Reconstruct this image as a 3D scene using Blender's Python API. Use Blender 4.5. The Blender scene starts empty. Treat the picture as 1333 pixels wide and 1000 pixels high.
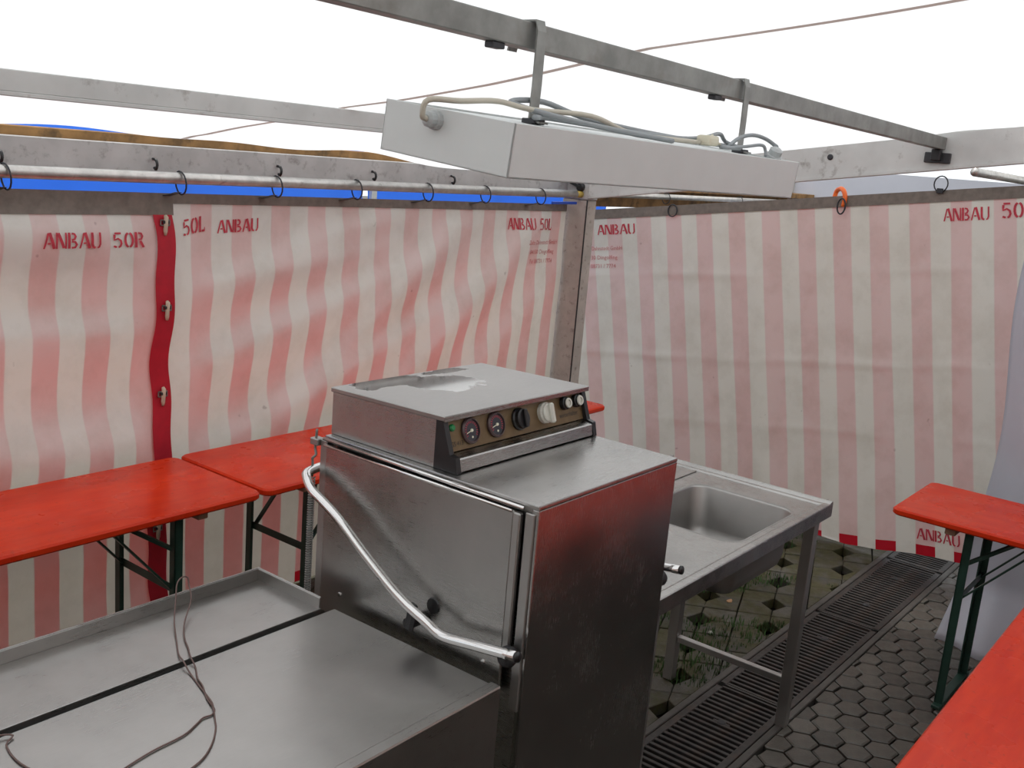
import bpy, bmesh, math, random
from mathutils import Vector, Matrix, noise
random.seed(7)
S = bpy.context.scene
COL = S.collection

# ------------------------------------------------------------------ camera
CAM = Vector((-1.659, -1.1642, 1.9766))
YAW, PITCH, ROLL, FPX = math.radians(37.296), math.radians(-12.4354), math.radians(4.8531), 1336.19
fw = Vector((math.cos(PITCH) * math.cos(YAW), math.cos(PITCH) * math.sin(YAW), math.sin(PITCH)))
rt = fw.cross(Vector((0, 0, 1))).normalized()
up = rt.cross(fw)
RR = math.cos(ROLL) * rt + math.sin(ROLL) * up
UU = -math.sin(ROLL) * rt + math.cos(ROLL) * up
cd = bpy.data.cameras.new('camera')
cd.sensor_fit = 'HORIZONTAL'
cd.sensor_width = 36.0
cd.lens = FPX / 1333.0 * 36.0
cd.clip_start = 0.02
camo = bpy.data.objects.new('camera', cd)
COL.objects.link(camo)
mw = Matrix((RR, UU, -fw)).transposed().to_4x4()
mw.translation = CAM
camo.matrix_world = mw
S.camera = camo

# ------------------------------------------------------------------ world: bright overcast sky
wd = bpy.data.worlds.new('overcast_sky')
S.world = wd
wd.use_nodes = True
bgn = wd.node_tree.nodes['Background']
bgn.inputs[0].default_value = (0.93, 0.97, 1.0, 1)
bgn.inputs[1].default_value = 1.38
# hazy sun behind the clouds, high over the eave side
sd = bpy.data.lights.new('hazy_sun_offscreen', 'SUN')
sd.energy = 3.1
sd.angle = math.radians(14)
sd.color = (1.0, .97, .92)
so_ = bpy.data.objects.new('hazy_sun_offscreen', sd)
COL.objects.link(so_)
so_.rotation_euler = Vector((-.10, -.36, -1)).to_track_quat('-Z', 'Y').to_euler()
# view
S.view_settings.view_transform = 'Standard'
S.view_settings.look = 'None'
S.view_settings.gamma = 1.0
S.view_settings.use_curve_mapping = False
S.view_settings.exposure = -0.2


def inframe(x, y, z, m=25):
    d = Vector((x, y, z)) - CAM
    k = d.dot(fw)
    if k <= 0.05:
        return False
    u = 666.5 + FPX * d.dot(RR) / k
    v = 500 - FPX * d.dot(UU) / k
    return -m < u < 1333 + m and -m < v < 1000 + m


# ------------------------------------------------------------------ material helpers
def nmat(name):
    m = bpy.data.materials.new(name)
    m.use_nodes = True
    nt = m.node_tree
    return m, nt, nt.nodes['Principled BSDF'], nt.nodes['Material Output']


def nd(nt, t, **kw):
    n = nt.nodes.new(t)
    for k, v in kw.items():
        setattr(n, k, v)
    return n


def mth(nt, op, a, b=None, c=None):
    n = nt.nodes.new('ShaderNodeMath')
    n.operation = op
    for i, q in enumerate((a, b, c)):
        if q is None:
            continue
        if isinstance(q, (int, float)):
            n.inputs[i].default_value = q
        else:
            nt.links.new(q, n.inputs[i])
    return n.outputs[0]


def mixc(nt, f, a, b):
    n = nt.nodes.new('ShaderNodeMix')
    n.data_type = 'RGBA'
    for i, q in ((0, f), (6, a), (7, b)):
        if isinstance(q, (int, float)):
            n.inputs[i].default_value = q
        elif isinstance(q, tuple):
            n.inputs[i].default_value = (*q, 1)
        else:
            nt.links.new(q, n.inputs[i])
    return n.outputs[2]


def noi(nt, scale, detail=4, rough=0.55, stretch=None, coord='Object', off=None):
    tc = nd(nt, 'ShaderNodeTexCoord')
    n = nd(nt, 'ShaderNodeTexNoise')
    n.inputs['Scale'].default_value = scale
    n.inputs['Detail'].default_value = detail
    n.inputs['Roughness'].default_value = rough
    mp = nd(nt, 'ShaderNodeMapping')
    if stretch:
        mp.inputs['Scale'].default_value = stretch
    if off:
        mp.inputs['Location'].default_value = off
    nt.links.new(tc.outputs[coord], mp.inputs[0])
    nt.links.new(mp.outputs[0], n.inputs['Vector'])
    return n.outputs[0]


def ramp(nt, src, lo, hi, a=0.0, b=1.0):
    n = nd(nt, 'ShaderNodeMapRange')
    n.clamp = True
    nt.links.new(src, n.inputs[0])
    for i, v in ((1, lo), (2, hi), (3, a), (4, b)):
        n.inputs[i].default_value = v
    return n.outputs[0]


def bump(nt, p, h, strength=0.2, dist=0.01):
    b = nd(nt, 'ShaderNodeBump')
    b.inputs['Strength'].default_value = strength
    b.inputs['Distance'].default_value = dist
    nt.links.new(h, b.inputs['Height'])
    nt.links.new(b.outputs[0], p.inputs['Normal'])


def plain(name, col, rough=0.5, metal=0.0, var=0.0, vscale=20, coat=0.0, dirt=None, dscale=8, dlo=.5, dhi=.75):
    m, nt, p, o = nmat(name)
    c = tuple(col)
    p.inputs['Base Color'].default_value = (*c, 1)
    p.inputs['Roughness'].default_value = rough
    p.inputs['Metallic'].default_value = metal
    p.inputs['Coat Weight'].default_value = coat
    p.inputs['Coat Roughness'].default_value = 0.12
    src = None
    if var:
        n = noi(nt, vscale)
        src = mixc(nt, ramp(nt, n, .3, .7), tuple(q * (1 - var) for q in c), tuple(min(1, q * (1 + var)) for q in c))
    if dirt:
        n = noi(nt, dscale, 6, .65, off=(3, 1, 2))
        src = mixc(nt, ramp(nt, n, dlo, dhi, 0, .85), src if src is not None else c, dirt)
    if src is not None:
        nt.links.new(src, p.inputs['Base Color'])
    return m


def steel(name, stretch, col=(.40, .39, .375), r0=.2, r1=.34, blotch=0.0):
    m, nt, p, o = nmat(name)
    p.inputs['Metallic'].default_value = 1
    n = noi(nt, 30, 3, .6, stretch)
    big = noi(nt, 3.2, 5, .6, off=(2, 5, 1))
    c = mixc(nt, ramp(nt, big, .3, .7), tuple(q * .84 for q in col), tuple(min(1, q * 1.12) for q in col))
    nt.links.new(c, p.inputs['Base Color'])
    r = ramp(nt, n, .3, .7, r0, r1)
    r = mth(nt, 'ADD', r, ramp(nt, big, .35, .75, -.03, .1))
    if blotch:      # a film of water standing on the sheet
        tc = nd(nt, 'ShaderNodeTexCoord')
        sp = nd(nt, 'ShaderNodeSeparateXYZ')
        nt.links.new(tc.outputs['Object'], sp.inputs[0])
        w = noi(nt, 9, 4, .6, off=(7.3, 2.1, 0))
        f = None
        for (cx_, cy_, rx_, ry_) in PUDDLES:
            a = mth(nt, 'POWER', mth(nt, 'DIVIDE', mth(nt, 'SUBTRACT', sp.outputs[0], cx_), rx_), 2.0)
            b = mth(nt, 'POWER', mth(nt, 'DIVIDE', mth(nt, 'SUBTRACT', sp.outputs[1], cy_), ry_), 2.0)
            dd = mth(nt, 'ADD', mth(nt, 'SQRT', mth(nt, 'ADD', a, b)), ramp(nt, w, .25, .75, -.55, .55))
            k = ramp(nt, dd, .95, 1.05, 1, 0)
            f = k if f is None else mth(nt, 'MAXIMUM', f, k)
        r = mth(nt, 'MULTIPLY', r, mth(nt, 'SUBTRACT', 1.0, mth(nt, 'MULTIPLY', f, blotch)))
    nt.links.new(r, p.inputs['Roughness'])
    if not blotch: bump(nt, p, n, .05, .002)
    return m


PUDDLES = [(.0, .09, .13, .085), (-.12, .18, .12, .06), (.11, .19, .09, .03)]
M = {}
M['steel_x'] = steel('brushed_steel', (1, 40, 40))
M['steel_y'] = steel('brushed_steel_side', (40, 1, 40), r0=.22, r1=.36)
M['steel_front'] = steel('brushed_steel_front', (40, 40, 1), r0=.16, r1=.26)
M['steel_lid'] = steel('wet_steel_lid', (1, 40, 40), r0=.3, r1=.42, blotch=.86)
M['steel_deck'] = steel('worn_steel_deck', (1, 25, 25), r0=.26, r1=.38)
M['steel_sink'] = steel('sink_steel', (30, 1, 30), r0=.2, r1=.32)
M['steel_bowl'] = steel('bowl_steel', (30, 1, 30), r0=.36, r1=.46)
M['steel_dull'] = steel('dull_steel', (30, 30, 1), r0=.35, r1=.5)
M['chrome'] = plain('polished_tube', (.72, .71, .7), .12, 1)
M['galv'] = plain('galvanised_steel', (.24, .24, .225), .45, .5, .22, 14, dirt=(.16, .14, .12), dscale=10, dlo=.55, dhi=.8)
M['alu'] = plain('painted_aluminium', (.60, .605, .59), .5, .2, .1, 6, dirt=(.16, .13, .11), dscale=14, dlo=.58, dhi=.8)
M['eave'] = plain('weathered_beam', (.46, .45, .44), .6, 0.1, .12, 8, dirt=(.13, .11, .1), dscale=20, dlo=.55, dhi=.78)
M['post'] = plain('weathered_post', (.43, .38, .34), .7, 0, .15, 9, dirt=(.14, .11, .09), dscale=24, dlo=.56, dhi=.74)
M['railm'] = plain('rail_pipe', (.62, .6, .57), .32, .75, .15, 25, dirt=(.2, .18, .16), dscale=30, dlo=.6, dhi=.8)
M['ochre'] = plain('ochre_board', (.27, .145, .05), .75, 0, .35, 12, dirt=(.06, .04, .02), dscale=9, dlo=.52, dhi=.7)
M['black'] = plain('black_plastic', (.012, .012, .013), .35)
M['rubber_and_gap'] = plain('dark_rubber_and_gap', (.02, .02, .022), .55)  # rubber parts, and the dark strips standing in for shaded gaps
M['wirem'] = plain('dark_wire', (.05, .05, .055), .45, .6)
M['gold'] = plain('bronze_panel', (.16, .105, .05), .42, .35, .12, 40)
M['dial'] = plain('gauge_face', (.02, .022, .03), .3)
M['dialrim'] = plain('gauge_rim', (.10, .07, .07), .3, .5)
M['cream'] = plain('cream_plastic', (.62, .62, .55), .4)
M['needle'] = plain('pale_needle', (.8, .78, .62), .5)
M['green_lamp'] = plain('green_lens', (.01, .22, .06), .2)
M['inkblack'] = plain('black_print', (.01, .01, .01), .5)
M['white_enamel'] = plain('white_enamel', (.62, .64, .63), .45, 0, .03, 8, dirt=(.35, .35, .33), dscale=60, dlo=.72, dhi=.8)
M['cable_grey'] = plain('grey_cable', (.26, .28, .29), .5)
M['cable_cream'] = plain('cream_cable', (.5, .46, .38), .5)
M['plug'] = plain('cream_plug', (.66, .62, .48), .45)
M['gland'] = plain('grey_gland', (.42, .44, .44), .5)
M['wire_brown'] = plain('brown_wire', (.12, .07, .06), .5)
M['green_frame'] = plain('dark_green_enamel', (.018, .05, .036), .4, .2, .25, 12)
M['wood'] = plain('table_underside_wood', (.25, .13, .08), .7, 0, .2, 15)
M['hem'] = plain('brown_webbing_hem', (.20, .165, .14), .85, 0, .18, 30)
M['redband'] = plain('red_webbing', (.46, .006, .022), .6, 0, .1, 25)
M['redink'] = plain('red_stencil_paint', (.52, .04, .065), .7, 0, .2, 60)
M['redink_faint'] = plain('faded_red_print', (.6, .22, .22), .7)
M['leather'] = plain('beige_strap', (.60, .50, .38), .6, 0, .1, 40)
M['orange'] = plain('orange_plastic', (.9, .16, .02), .4)
M['blueclamp'] = plain('blue_enamel', (.02, .09, .55), .4)
M['yellow'] = plain('yellow_tape', (.55, .38, .08), .6)
M['seam'] = plain('brown_roof_seam', (.42, .34, .31), .8)
M['grate'] = plain('cast_iron', (.05, .045, .042), .5, .5, .3, 30, dirt=(.09, .06, .045), dscale=12)
M['channel'] = plain('channel_edge', (.075, .068, .06), .6, .2, .25, 20)
M['pit'] = plain('channel_pit', (.045, .04, .034), .9, 0, .2, 12)
M['soil'] = plain('dark_soil', (.032, .026, .02), .95, 0, .3, 30, dirt=(.018, .025, .008), dscale=6, dlo=.45, dhi=.65)
M['grass'] = plain('grass_green', (.04, .09, .02), .7, 0, .4, 6)
M['asphalt'] = plain('outer_paving', (.12, .115, .105), .9, 0, .2, 5)
M['stone_chip'] = plain('pale_litter', (.5, .48, .44), .8)
M['leaf'] = plain('dry_leaf', (.35, .2, .1), .8)


def red_table_mat():
    m, nt, p, o = nmat('orange_red_varnish')
    n = noi(nt, 6, 5, .6, (1, 5, 1))
    spots = noi(nt, 55, 2, .5)
    c = mixc(nt, ramp(nt, n, .35, .7), (.53, .026, .006), (.63, .042, .009))
    c = mixc(nt, ramp(nt, spots, .66, .74, 0, .55), c, (.36, .03, .012))
    nt.links.new(c, p.inputs['Base Color'])
    wet = noi(nt, 4, 4, .6, off=(5, 3, 0))
    nt.links.new(ramp(nt, wet, .4, .6, .22, .4), p.inputs['Roughness'])
    p.inputs['Specular IOR Level'].default_value = .14
    p.inputs['Coat Weight'].default_value = .06
    p.inputs['Coat Roughness'].default_value = .15
    bump(nt, p, noi(nt, 40, 3, .5), .06, .003)
    return m


M['redtop'] = red_table_mat()


def paver_mat(name, base, moss, mlo, mhi, rough0, rough1):
    m, nt, p, o = nmat(name)
    n = noi(nt, 9, 6, .65, coord='Object')
    oi = nd(nt, 'ShaderNodeObjectInfo')
    tone = ramp(nt, oi.outputs['Random'], 0, 1, .72, 1.25)
    g = noi(nt, 110, 3, .6)
    c = mixc(nt, ramp(nt, g, .3, .7), tuple(q * .8 for q in base), tuple(q * 1.15 for q in base))
    hv = nd(nt, 'ShaderNodeHueSaturation')
    nt.links.new(c, hv.inputs['Color'])
    nt.links.new(tone, hv.inputs['Value'])
    geo = nd(nt, 'ShaderNodeNewGeometry')
    mn = nd(nt, 'ShaderNodeTexNoise')
    mn.inputs['Scale'].default_value = 5.5
    mn.inputs['Detail'].default_value = 7
    mn.inputs['Roughness'].default_value = .68
    nt.links.new(geo.outputs['Position'], mn.inputs['Vector'])
    mc = mixc(nt, ramp(nt, noi(nt, 40, 4), .35, .65), moss, tuple(q * .55 for q in (moss[0] * 1.4, moss[1], moss[2])))
    c2 = mixc(nt, ramp(nt, mn.outputs[0], mlo, mhi), hv.outputs[0], mc)
    nt.links.new(c2, p.inputs['Base Color'])
    nt.links.new(ramp(nt, n, .4, .65, rough0, rough1), p.inputs['Roughness'])
    bump(nt, p, g, .25, .004)
    return m


M['hex'] = paver_mat('hexagon_paver', (.072, .065, .053), (.05, .055, .03), .6, .75, .3, .65)
M['lattice'] = paver_mat('mossy_lattice_paver', (.066, .06, .049), (.045, .045, .010), .38, .56, .6, .9)


def cloth(name, phase, period, back, transw=.20, redbase=True, grey=(.76, .725, .675), stripe=(.75, .685, .655),
          tw=(.80, .72, .56), tr=(.8, .075, .05), hemv=.055):
    """Striped tarpaulin: pale coated inside, light also comes through the printed outside."""
    m, nt, p, o = nmat(name)
    uv = nd(nt, 'ShaderNodeUVMap')
    sp = nd(nt, 'ShaderNodeSeparateXYZ')
    nt.links.new(uv.outputs[0], sp.inputs[0])
    u, v = sp.outputs[0], sp.outputs[1]
    fr = mth(nt, 'FRACT', mth(nt, 'DIVIDE', mth(nt, 'SUBTRACT', u, phase), period))
    tri = mth(nt, 'ABSOLUTE', mth(nt, 'SUBTRACT', fr, .25))      # centre of the red stripe at .25
    tri2 = mth(nt, 'ABSOLUTE', mth(nt, 'SUBTRACT', fr, 1.25))
    tm = mth(nt, 'MINIMUM', tri, tri2)
    mask = ramp(nt, tm, .235, .265, 1, 0)
    dirt = noi(nt, 5, 6, .65, off=(4, 2, 7))
    fine = noi(nt, 26, 5, .6)
    colr = mixc(nt, mask, grey, stripe)
    colr = mixc(nt, ramp(nt, dirt, .45, .75, 0, .45), colr, tuple(q * .62 for q in (grey[0], grey[1] * .93, grey[2] * .85)))
    spots = noi(nt, 17, 2, .5, off=(1, 8, 3))
    colr = mixc(nt, ramp(nt, spots, .75, .80, 0, .5), colr, (.2, .16, .14))
    colt = mixc(nt, mask, tw, tr)
    if redbase:
        low = mth(nt, 'MULTIPLY', mth(nt, 'LESS_THAN', v, hemv), mth(nt, 'GREATER_THAN', mask, .5))
        colr = mixc(nt, low, colr, (.5, .006, .02))
        colt = mixc(nt, low, colt, (.5, .01, .02))
    df = nd(nt, 'ShaderNodeBsdfPrincipled')
    nt.links.new(colr, df.inputs['Base Color'])
    df.inputs['Roughness'].default_value = .55
    df.inputs['Specular IOR Level'].default_value = .3
    bump(nt, df, fine, .12, .006)
    tl = nd(nt, 'ShaderNodeBsdfTranslucent')
    nt.links.new(colt, tl.inputs[0])
    mx = nd(nt, 'ShaderNodeMixShader')
    mx.inputs[0].default_value = transw
    nt.links.new(df.outputs[0], mx.inputs[1])
    nt.links.new(tl.outputs[0], mx.inputs[2])
    nt.links.new(mx.outputs[0], o.inputs[0])
    nt.nodes.remove(p)
    return m


def sheet(name, col, tcol, tw, bscale=12, bstr=.1, rough=.5):
    m, nt, p, o = nmat(name)
    d = noi(nt, 3, 6, .65)
    c = mixc(nt, ramp(nt, d, .45, .8, 0, .35), tuple(col), tuple(q * .75 for q in col))
    nt.links.new(c, p.inputs['Base Color'])
    p.inputs['Roughness'].default_value = rough
    bump(nt, p, noi(nt, bscale, 5, .6), bstr, .01)
    tl = nd(nt, 'ShaderNodeBsdfTranslucent')
    tl.inputs[0].default_value = (*tcol, 1)
    mx = nd(nt, 'ShaderNodeMixShader')
    mx.inputs[0].default_value = tw
    nt.links.new(p.outputs[0], mx.inputs[1])
    nt.links.new(tl.outputs[0], mx.inputs[2])
    nt.links.new(mx.outputs[0], o.inputs[0])
    return m


M['clothR'] = cloth('striped_tarp_rear', .05, .188, 0)
M['clothL'] = cloth('striped_tarp_eave', .683, .1925, 0)
M['clothG'] = cloth('striped_tarp_gable', 0, .206, 0)
M['roof'] = sheet('white_roof_tarp', (.78, .79, .80), (.92, .94, .96), .55, 5, .12)
M['whitetarp'] = sheet('white_side_tarp', (.60, .61, .67), (.7, .72, .8), .25, 6, .1)
M['bluetarp'] = sheet('blue_tarp', (.09, .36, .97), (.09, .36, 1.0), .5, 3, .1)
M['neighbour'] = sheet('neighbour_roof', (.75, .75, .76), (.9, .9, .9), .6, 4, .05)
M['seam'] = sheet('brown_roof_seam', (.4, .33, .3), (.5, .4, .36), .55, 20, .05)
M['stallfront'] = plain('beige_stall_front', (.5, .47, .42), .8, 0, .1, 5)


# ------------------------------------------------------------------ object helpers
def tag(o, label=None, cat=None, group=None, kind=None):
    if label: o['label'] = label
    if cat: o['category'] = cat
    if group: o['group'] = group
    if kind: o['kind'] = kind
    return o


def thing(name, loc, label=None, cat=None, group=None, kind=None):
    o = bpy.data.objects.new(name, None)
    o.empty_display_size = .1
    o.location = loc
    COL.objects.link(o)
    return tag(o, label, cat, group, kind)


def wpos(o):
    v = Vector((0, 0, 0))
    while o:
        v = v + o.location
        o = o.parent
    return v


def mk(name, verts, faces, mat, parent=None, smooth=False, loc=None, uvs=None):
    """verts in world coordinates; the object origin is put at loc (top level) or at its parent."""
    me = bpy.data.meshes.new(name)
    off = wpos(parent) if parent else Vector(loc or (0, 0, 0))
    me.from_pydata([tuple(Vector(v) - off) for v in verts], [], faces)
    if uvs:
        l = me.uv_layers.new(name='UVMap')
        for lp in me.loops:
            l.data[lp.index].uv = uvs[lp.vertex_index]
    me.materials.append(M[mat] if isinstance(mat, str) else mat)
    if smooth:
        for q in me.polygons: q.use_smooth = True
    me.update()
    o = bpy.data.objects.new(name, me)
    COL.objects.link(o)
    if parent:
        o.parent = parent
    else:
        o.location = off
    return o


def bm_out(bm):
    bm.verts.ensure_lookup_table()
    for i, v in enumerate(bm.verts): v.index = i
    vs = [v.co.copy() for v in bm.verts]
    fs = [[v.index for v in f.verts] for f in bm.faces]
    bm.free()
    return vs, fs


def boxg(x0, x1, y0, y1, z0, z1, bev=.002, seg=1):
    bm = bmesh.new()
    bmesh.ops.create_cube(bm, size=1)
    for v in bm.verts:
        v.co = Vector((x0 + (v.co.x + .5) * (x1 - x0), y0 + (v.co.y + .5) * (y1 - y0), z0 + (v.co.z + .5) * (z1 - z0)))
    if bev:
        bmesh.ops.bevel(bm, geom=list(bm.edges), offset=bev, segments=seg, profile=.6, affect='EDGES')
    return bm_out(bm)


def box(name, x0, x1, y0, y1, z0, z1, mat, parent=None, bev=.002, seg=1, loc=None):
    v, f = boxg(x0, x1, y0, y1, z0, z1, bev, seg)
    return mk(name, v, f, mat, parent, loc=loc)


def join(*geo):
    V, F = [], []
    for v, f in geo:
        o = len(V)
        V += [Vector(q) for q in v]
        F += [[i + o for i in q] for q in f]
    return V, F


def xf(geo, mat4):
    v, f = geo
    return [mat4 @ Vector(q) for q in v], f


def beamg(p0, p1, w, h, bev=.002, upv=(0, 0, 1)):
    """rectangular bar from p0 to p1, width w (sideways), height h (along upv)"""
    p0, p1 = Vector(p0), Vector(p1)
    d = p1 - p0
    L = d.length
    d.normalize()
    s = d.cross(Vector(upv))
    if s.length < 1e-4: s = Vector((1, 0, 0))
    s.normalize()
    u = s.cross(d)
    v, f = boxg(0, L, -w / 2, w / 2, -h / 2, h / 2, bev)
    return [p0 + d * q.x + s * q.y + u * q.z for q in v], f


def beam(name, p0, p1, w, h, mat, parent=None, bev=.002, upv=(0, 0, 1), loc=None):
    v, f = beamg(p0, p1, w, h, bev, upv)
    return mk(name, v, f, mat, parent, loc=loc)


def spline(pts, n=6, closed=False):
    P = [Vector(q) for q in pts]
    out = []
    N = len(P)
    rng = range(N if closed else N - 1)
    for i in rng:
        p1, p2 = P[i], P[(i + 1) % N]
        p0 = P[i - 1] if (i > 0 or closed) else p1 * 2 - p2
        p3 = P[(i + 2) % N] if (i + 2 < N or closed) else p2 * 2 - p1
        for k in range(n):
            t = k / n
            out.append(.5 * (2 * p1 + (p2 - p0) * t + (2 * p0 - 5 * p1 + 4 * p2 - p3) * t * t + (3 * p1 - p0 - 3 * p2 + p3) * t ** 3))
    if not closed: out.append(P[-1])
    return out


def tubeg(pts, r, n=8, closed=False):
    P = [Vector(q) for q in pts]
    N = len(P)
    V, F = [], []
    prev = None
    for i in range(N):
        a = P[i - 1] if (i > 0 or closed) else P[i]
        b = P[(i + 1) % N] if (i < N - 1 or closed) else P[i]
        t = (b - a).normalized()
        if prev is None:
            s = t.cross(Vector((0, 0, 1)))
            if s.length < .1: s = t.cross(Vector((1, 0, 0)))
        else:
            s = prev - t * prev.dot(t)
        s.normalize()
        prev = s
        u = t.cross(s)
        rr = r[i] if isinstance(r, (list, tuple)) else r
        for k in range(n):
            an = 2 * math.pi * k / n
            V.append(P[i] + (s * math.cos(an) + u * math.sin(an)) * rr)
    for i in range(N if closed else N - 1):
        for k in range(n):
            j = (i + 1) % N
            F.append([i * n + k, i * n + (k + 1) % n, j * n + (k + 1) % n, j * n + k])
    if not closed:
        F.append(list(range(n))[::-1])
        F.append([(N - 1) * n + k for k in range(n)])
    return V, F


def tube(name, pts, r, mat, parent=None, n=8, closed=False, loc=None, sm=None):
    if sm: pts = spline(pts, sm, closed)
    v, f = tubeg(pts, r, n, closed)
    return mk(name, v, f, mat, parent, True, loc)


def latheg(prof, origin, axis, n=20, ref=None):
    """prof: list of (radius, height along axis)"""
    ax = Vector(axis).normalized()
    s = ax.cross(Vector(ref or (0, 0, 1)))
    if s.length < .05: s = ax.cross(Vector((1, 0, 0)))
    s.normalize()
    u = ax.cross(s)
    o = Vector(origin)
    V, F = [], []
    for r, h in prof:
        for k in range(n):
            a = 2 * math.pi * k / n
            V.append(o + ax * h + (s * math.cos(a) + u * math.sin(a)) * r)
    m = len(prof)
    for i in range(m - 1):
        for k in range(n):
            F.append([i * n + k, i * n + (k + 1) % n, (i + 1) * n + (k + 1) % n, (i + 1) * n + k])
    F.append(list(range(n))[::-1])
    F.append([(m - 1) * n + k for k in range(n)])
    return V, F


def lathe(name, prof, origin, axis, mat, parent=None, n=20, smooth=False, loc=None):
    v, f = latheg(prof, origin, axis, n)
    return mk(name, v, f, mat, parent, smooth, loc)


def gridsurf(fn, us, vs):
    V, UV, F = [], [], []
    for v in vs:
        for u in us:
            V.append(fn(u, v))
            UV.append((u, v))
    nu = len(us)
    for j in range(len(vs) - 1):
        for i in range(nu - 1):
            F.append([j * nu + i, j * nu + i + 1, (j + 1) * nu + i + 1, (j + 1) * nu + i])
    return V, UV, F


def lin(a, b, n):
    return [a + (b - a) * i / (n - 1) for i in range(n)]


def copy_tree(o, parent=None):
    c = o.copy()
    COL.objects.link(c)
    c.parent = parent
    for ch in o.children: copy_tree(ch, c)
    return c


# ------------------------------------------------------------------ GROUND
gz = -.078
floor = mk('floor', [(-4.5, -5, gz), (7, -5, gz), (7, 2.6, gz), (-4.5, 2.6, gz)], [[0, 1, 2, 3]], 'soil')
tag(floor, kind='structure', label='ground of mossy lattice pavers, drain channel and hexagon pavers')
GY0, GY1 = .0837, .3842          # drain channel, along x

# outer ground past the tent
outer = mk('outer_ground', [(-25, -25, -.08), (30, -25, -.08), (30, 30, -.08), (-25, 30, -.08)], [[0, 1, 2, 3]], 'asphalt')
tag(outer, 'grey paving of the square around the tent', kind='structure')


def prism(poly, z0, z1, inset=.006):
    """slab with a chamfered top edge"""
    n = len(poly)
    c = Vector((sum(p[0] for p in poly) / n, sum(p[1] for p in poly) / n))
    V = [(x, y, z0) for x, y in poly] + [(x, y, z1 - inset * .6) for x, y in poly]
    for x, y in poly:
        d = (c - Vector((x, y))).normalized() * inset
        V.append((x + d.x, y + d.y, z1))
    F = []
    for a in (0, n):
        for i in range(n):
            j = (i + 1) % n
            F.append([a + i, a + j, a + n + j, a + n + i])
    F.append([2 * n + i for i in range(n)])
    return V, F


# hexagon pavers (right of the channel)
HS = .108
ha = math.radians(-37)
e1 = Vector((math.cos(ha), math.sin(ha)))
e2 = Vector((math.cos(ha + math.pi / 3), math.sin(ha + math.pi / 3)))
hexR = HS / math.sqrt(3) * .94
hexpoly = [(hexR * math.cos(ha + math.pi / 6 + k * math.pi / 3), hexR * math.sin(ha + math.pi / 6 + k * math.pi / 3)) for k in range(6)]
hv, hf = prism(hexpoly, -.045, 0, .007)
hexme = None
cells = []
for i in range(-60, 90):
    for j in range(-60, 60):
        q = e1 * (i * HS) + e2 * (j * HS)
        x, y = q.x + 2.882, q.y + .044
        if -2.6 < x < 4.6 and -2.6 < y < GY0 + .02:
            cells.append((x, y))


def visible_hex(x, y):
    if not inframe(x, y, 0, 30): return False
    if y < -.665 + .0 and x < 2.3: pass
    # behind the machine front as seen from the camera, or under the near table
    d = Vector((x, y, 0)) - CAM
    t = (0 - CAM.y) / d.y if d.y > 0 else 9
    if 0 < t < 1:
        px, pz = CAM.x + d.x * t, CAM.z + d.z * t
        if -.9 < px < .57 and pz < 1.2: return False
    t = (.77 - CAM.z) / d.z
    px, py = CAM.x + d.x * t, CAM.y + d.y * t
    if .05 < px < 2.2 and -1.15 < py < -.70: return False
    return True


vis = [c for c in cells if visible_hex(*c)]
vis.sort(key=lambda c: (Vector((c[0], c[1], 0)) - CAM).length)
visset = set(vis[:295])
restV, restF = [], []
YCUT = GY0 - .033


def clipped(x, y):
    pol = [(a + x, b + y) for a, b in hexpoly]
    out = []
    for i in range(6):
        p, q = pol[i], pol[(i + 1) % 6]
        if p[1] <= YCUT: out.append(p)
        if (p[1] <= YCUT) != (q[1] <= YCUT):
            t = (YCUT - p[1]) / (q[1] - p[1])
            out.append((p[0] + (q[0] - p[0]) * t, YCUT))
    return out


for (x, y) in cells:
    dz = random.uniform(-.005, 0)
    if y + hexR > YCUT:
        pol = clipped(x, y)
        if len(pol) >= 3 and min(q[1] for q in pol) < YCUT - .012 and any(q[1] >= YCUT - 1e-6 for q in pol):
            v, f = prism(pol, -.045, dz, .005)
            if (x, y) in visset:
                mk('cut_paver', v, f, 'hex', floor)
            else:
                o = len(restV)
                restV += v
                restF += [[i + o for i in q] for q in f]
            continue
        if len(pol) < 3 or min(q[1] for q in pol) >= YCUT - .012: continue
    if (x, y) in visset:
        if hexme is None:
            hexo = mk('hexagon_paver', [Vector(v) for v in hv], hf, 'hex', floor)
            hexme = hexo.data
        else:
            hexo = bpy.data.objects.new('hexagon_paver', hexme)
            COL.objects.link(hexo)
            hexo.parent = floor
        hexo.location = (x, y, dz)
        hexo.rotation_euler = (random.uniform(-.012, .012), random.uniform(-.012, .012), random.uniform(-.03, .03))
    else:
        o = len(restV)
        restV += [(a + x, b + y, c + dz) for a, b, c in hv]
        restF += [[i + o for i in f] for f in hf]
tag(mk('hexagon_paving', restV, restF, 'hex', floor), kind='stuff')

# mossy lattice pavers with diamond holes (left of the channel)
la = Vector((.275, .098))
lb = Vector((-.155, .268))
O0 = Vector((3.789, .583))




def stone_pieces():
    out = []
    a, b = la, lb
    inner = [a * .27, b * .19, a * -.27, b * -.19]
    cor = [a * .495 + b * .495, a * -.495 + b * .495, a * -.495 - b * .495, a * .495 - b * .495]
    mid = [a * .495, b * .495, a * -.495, b * -.495]
    for k in range(4):
        pol = [inner[k], mid[k], cor[k], mid[(k + 1) % 4], inner[(k + 1) % 4]]
        c = sum(pol, Vector((0, 0))) / 5
        out.append([c + (q - c) * .975 for q in pol])
    return out


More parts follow.
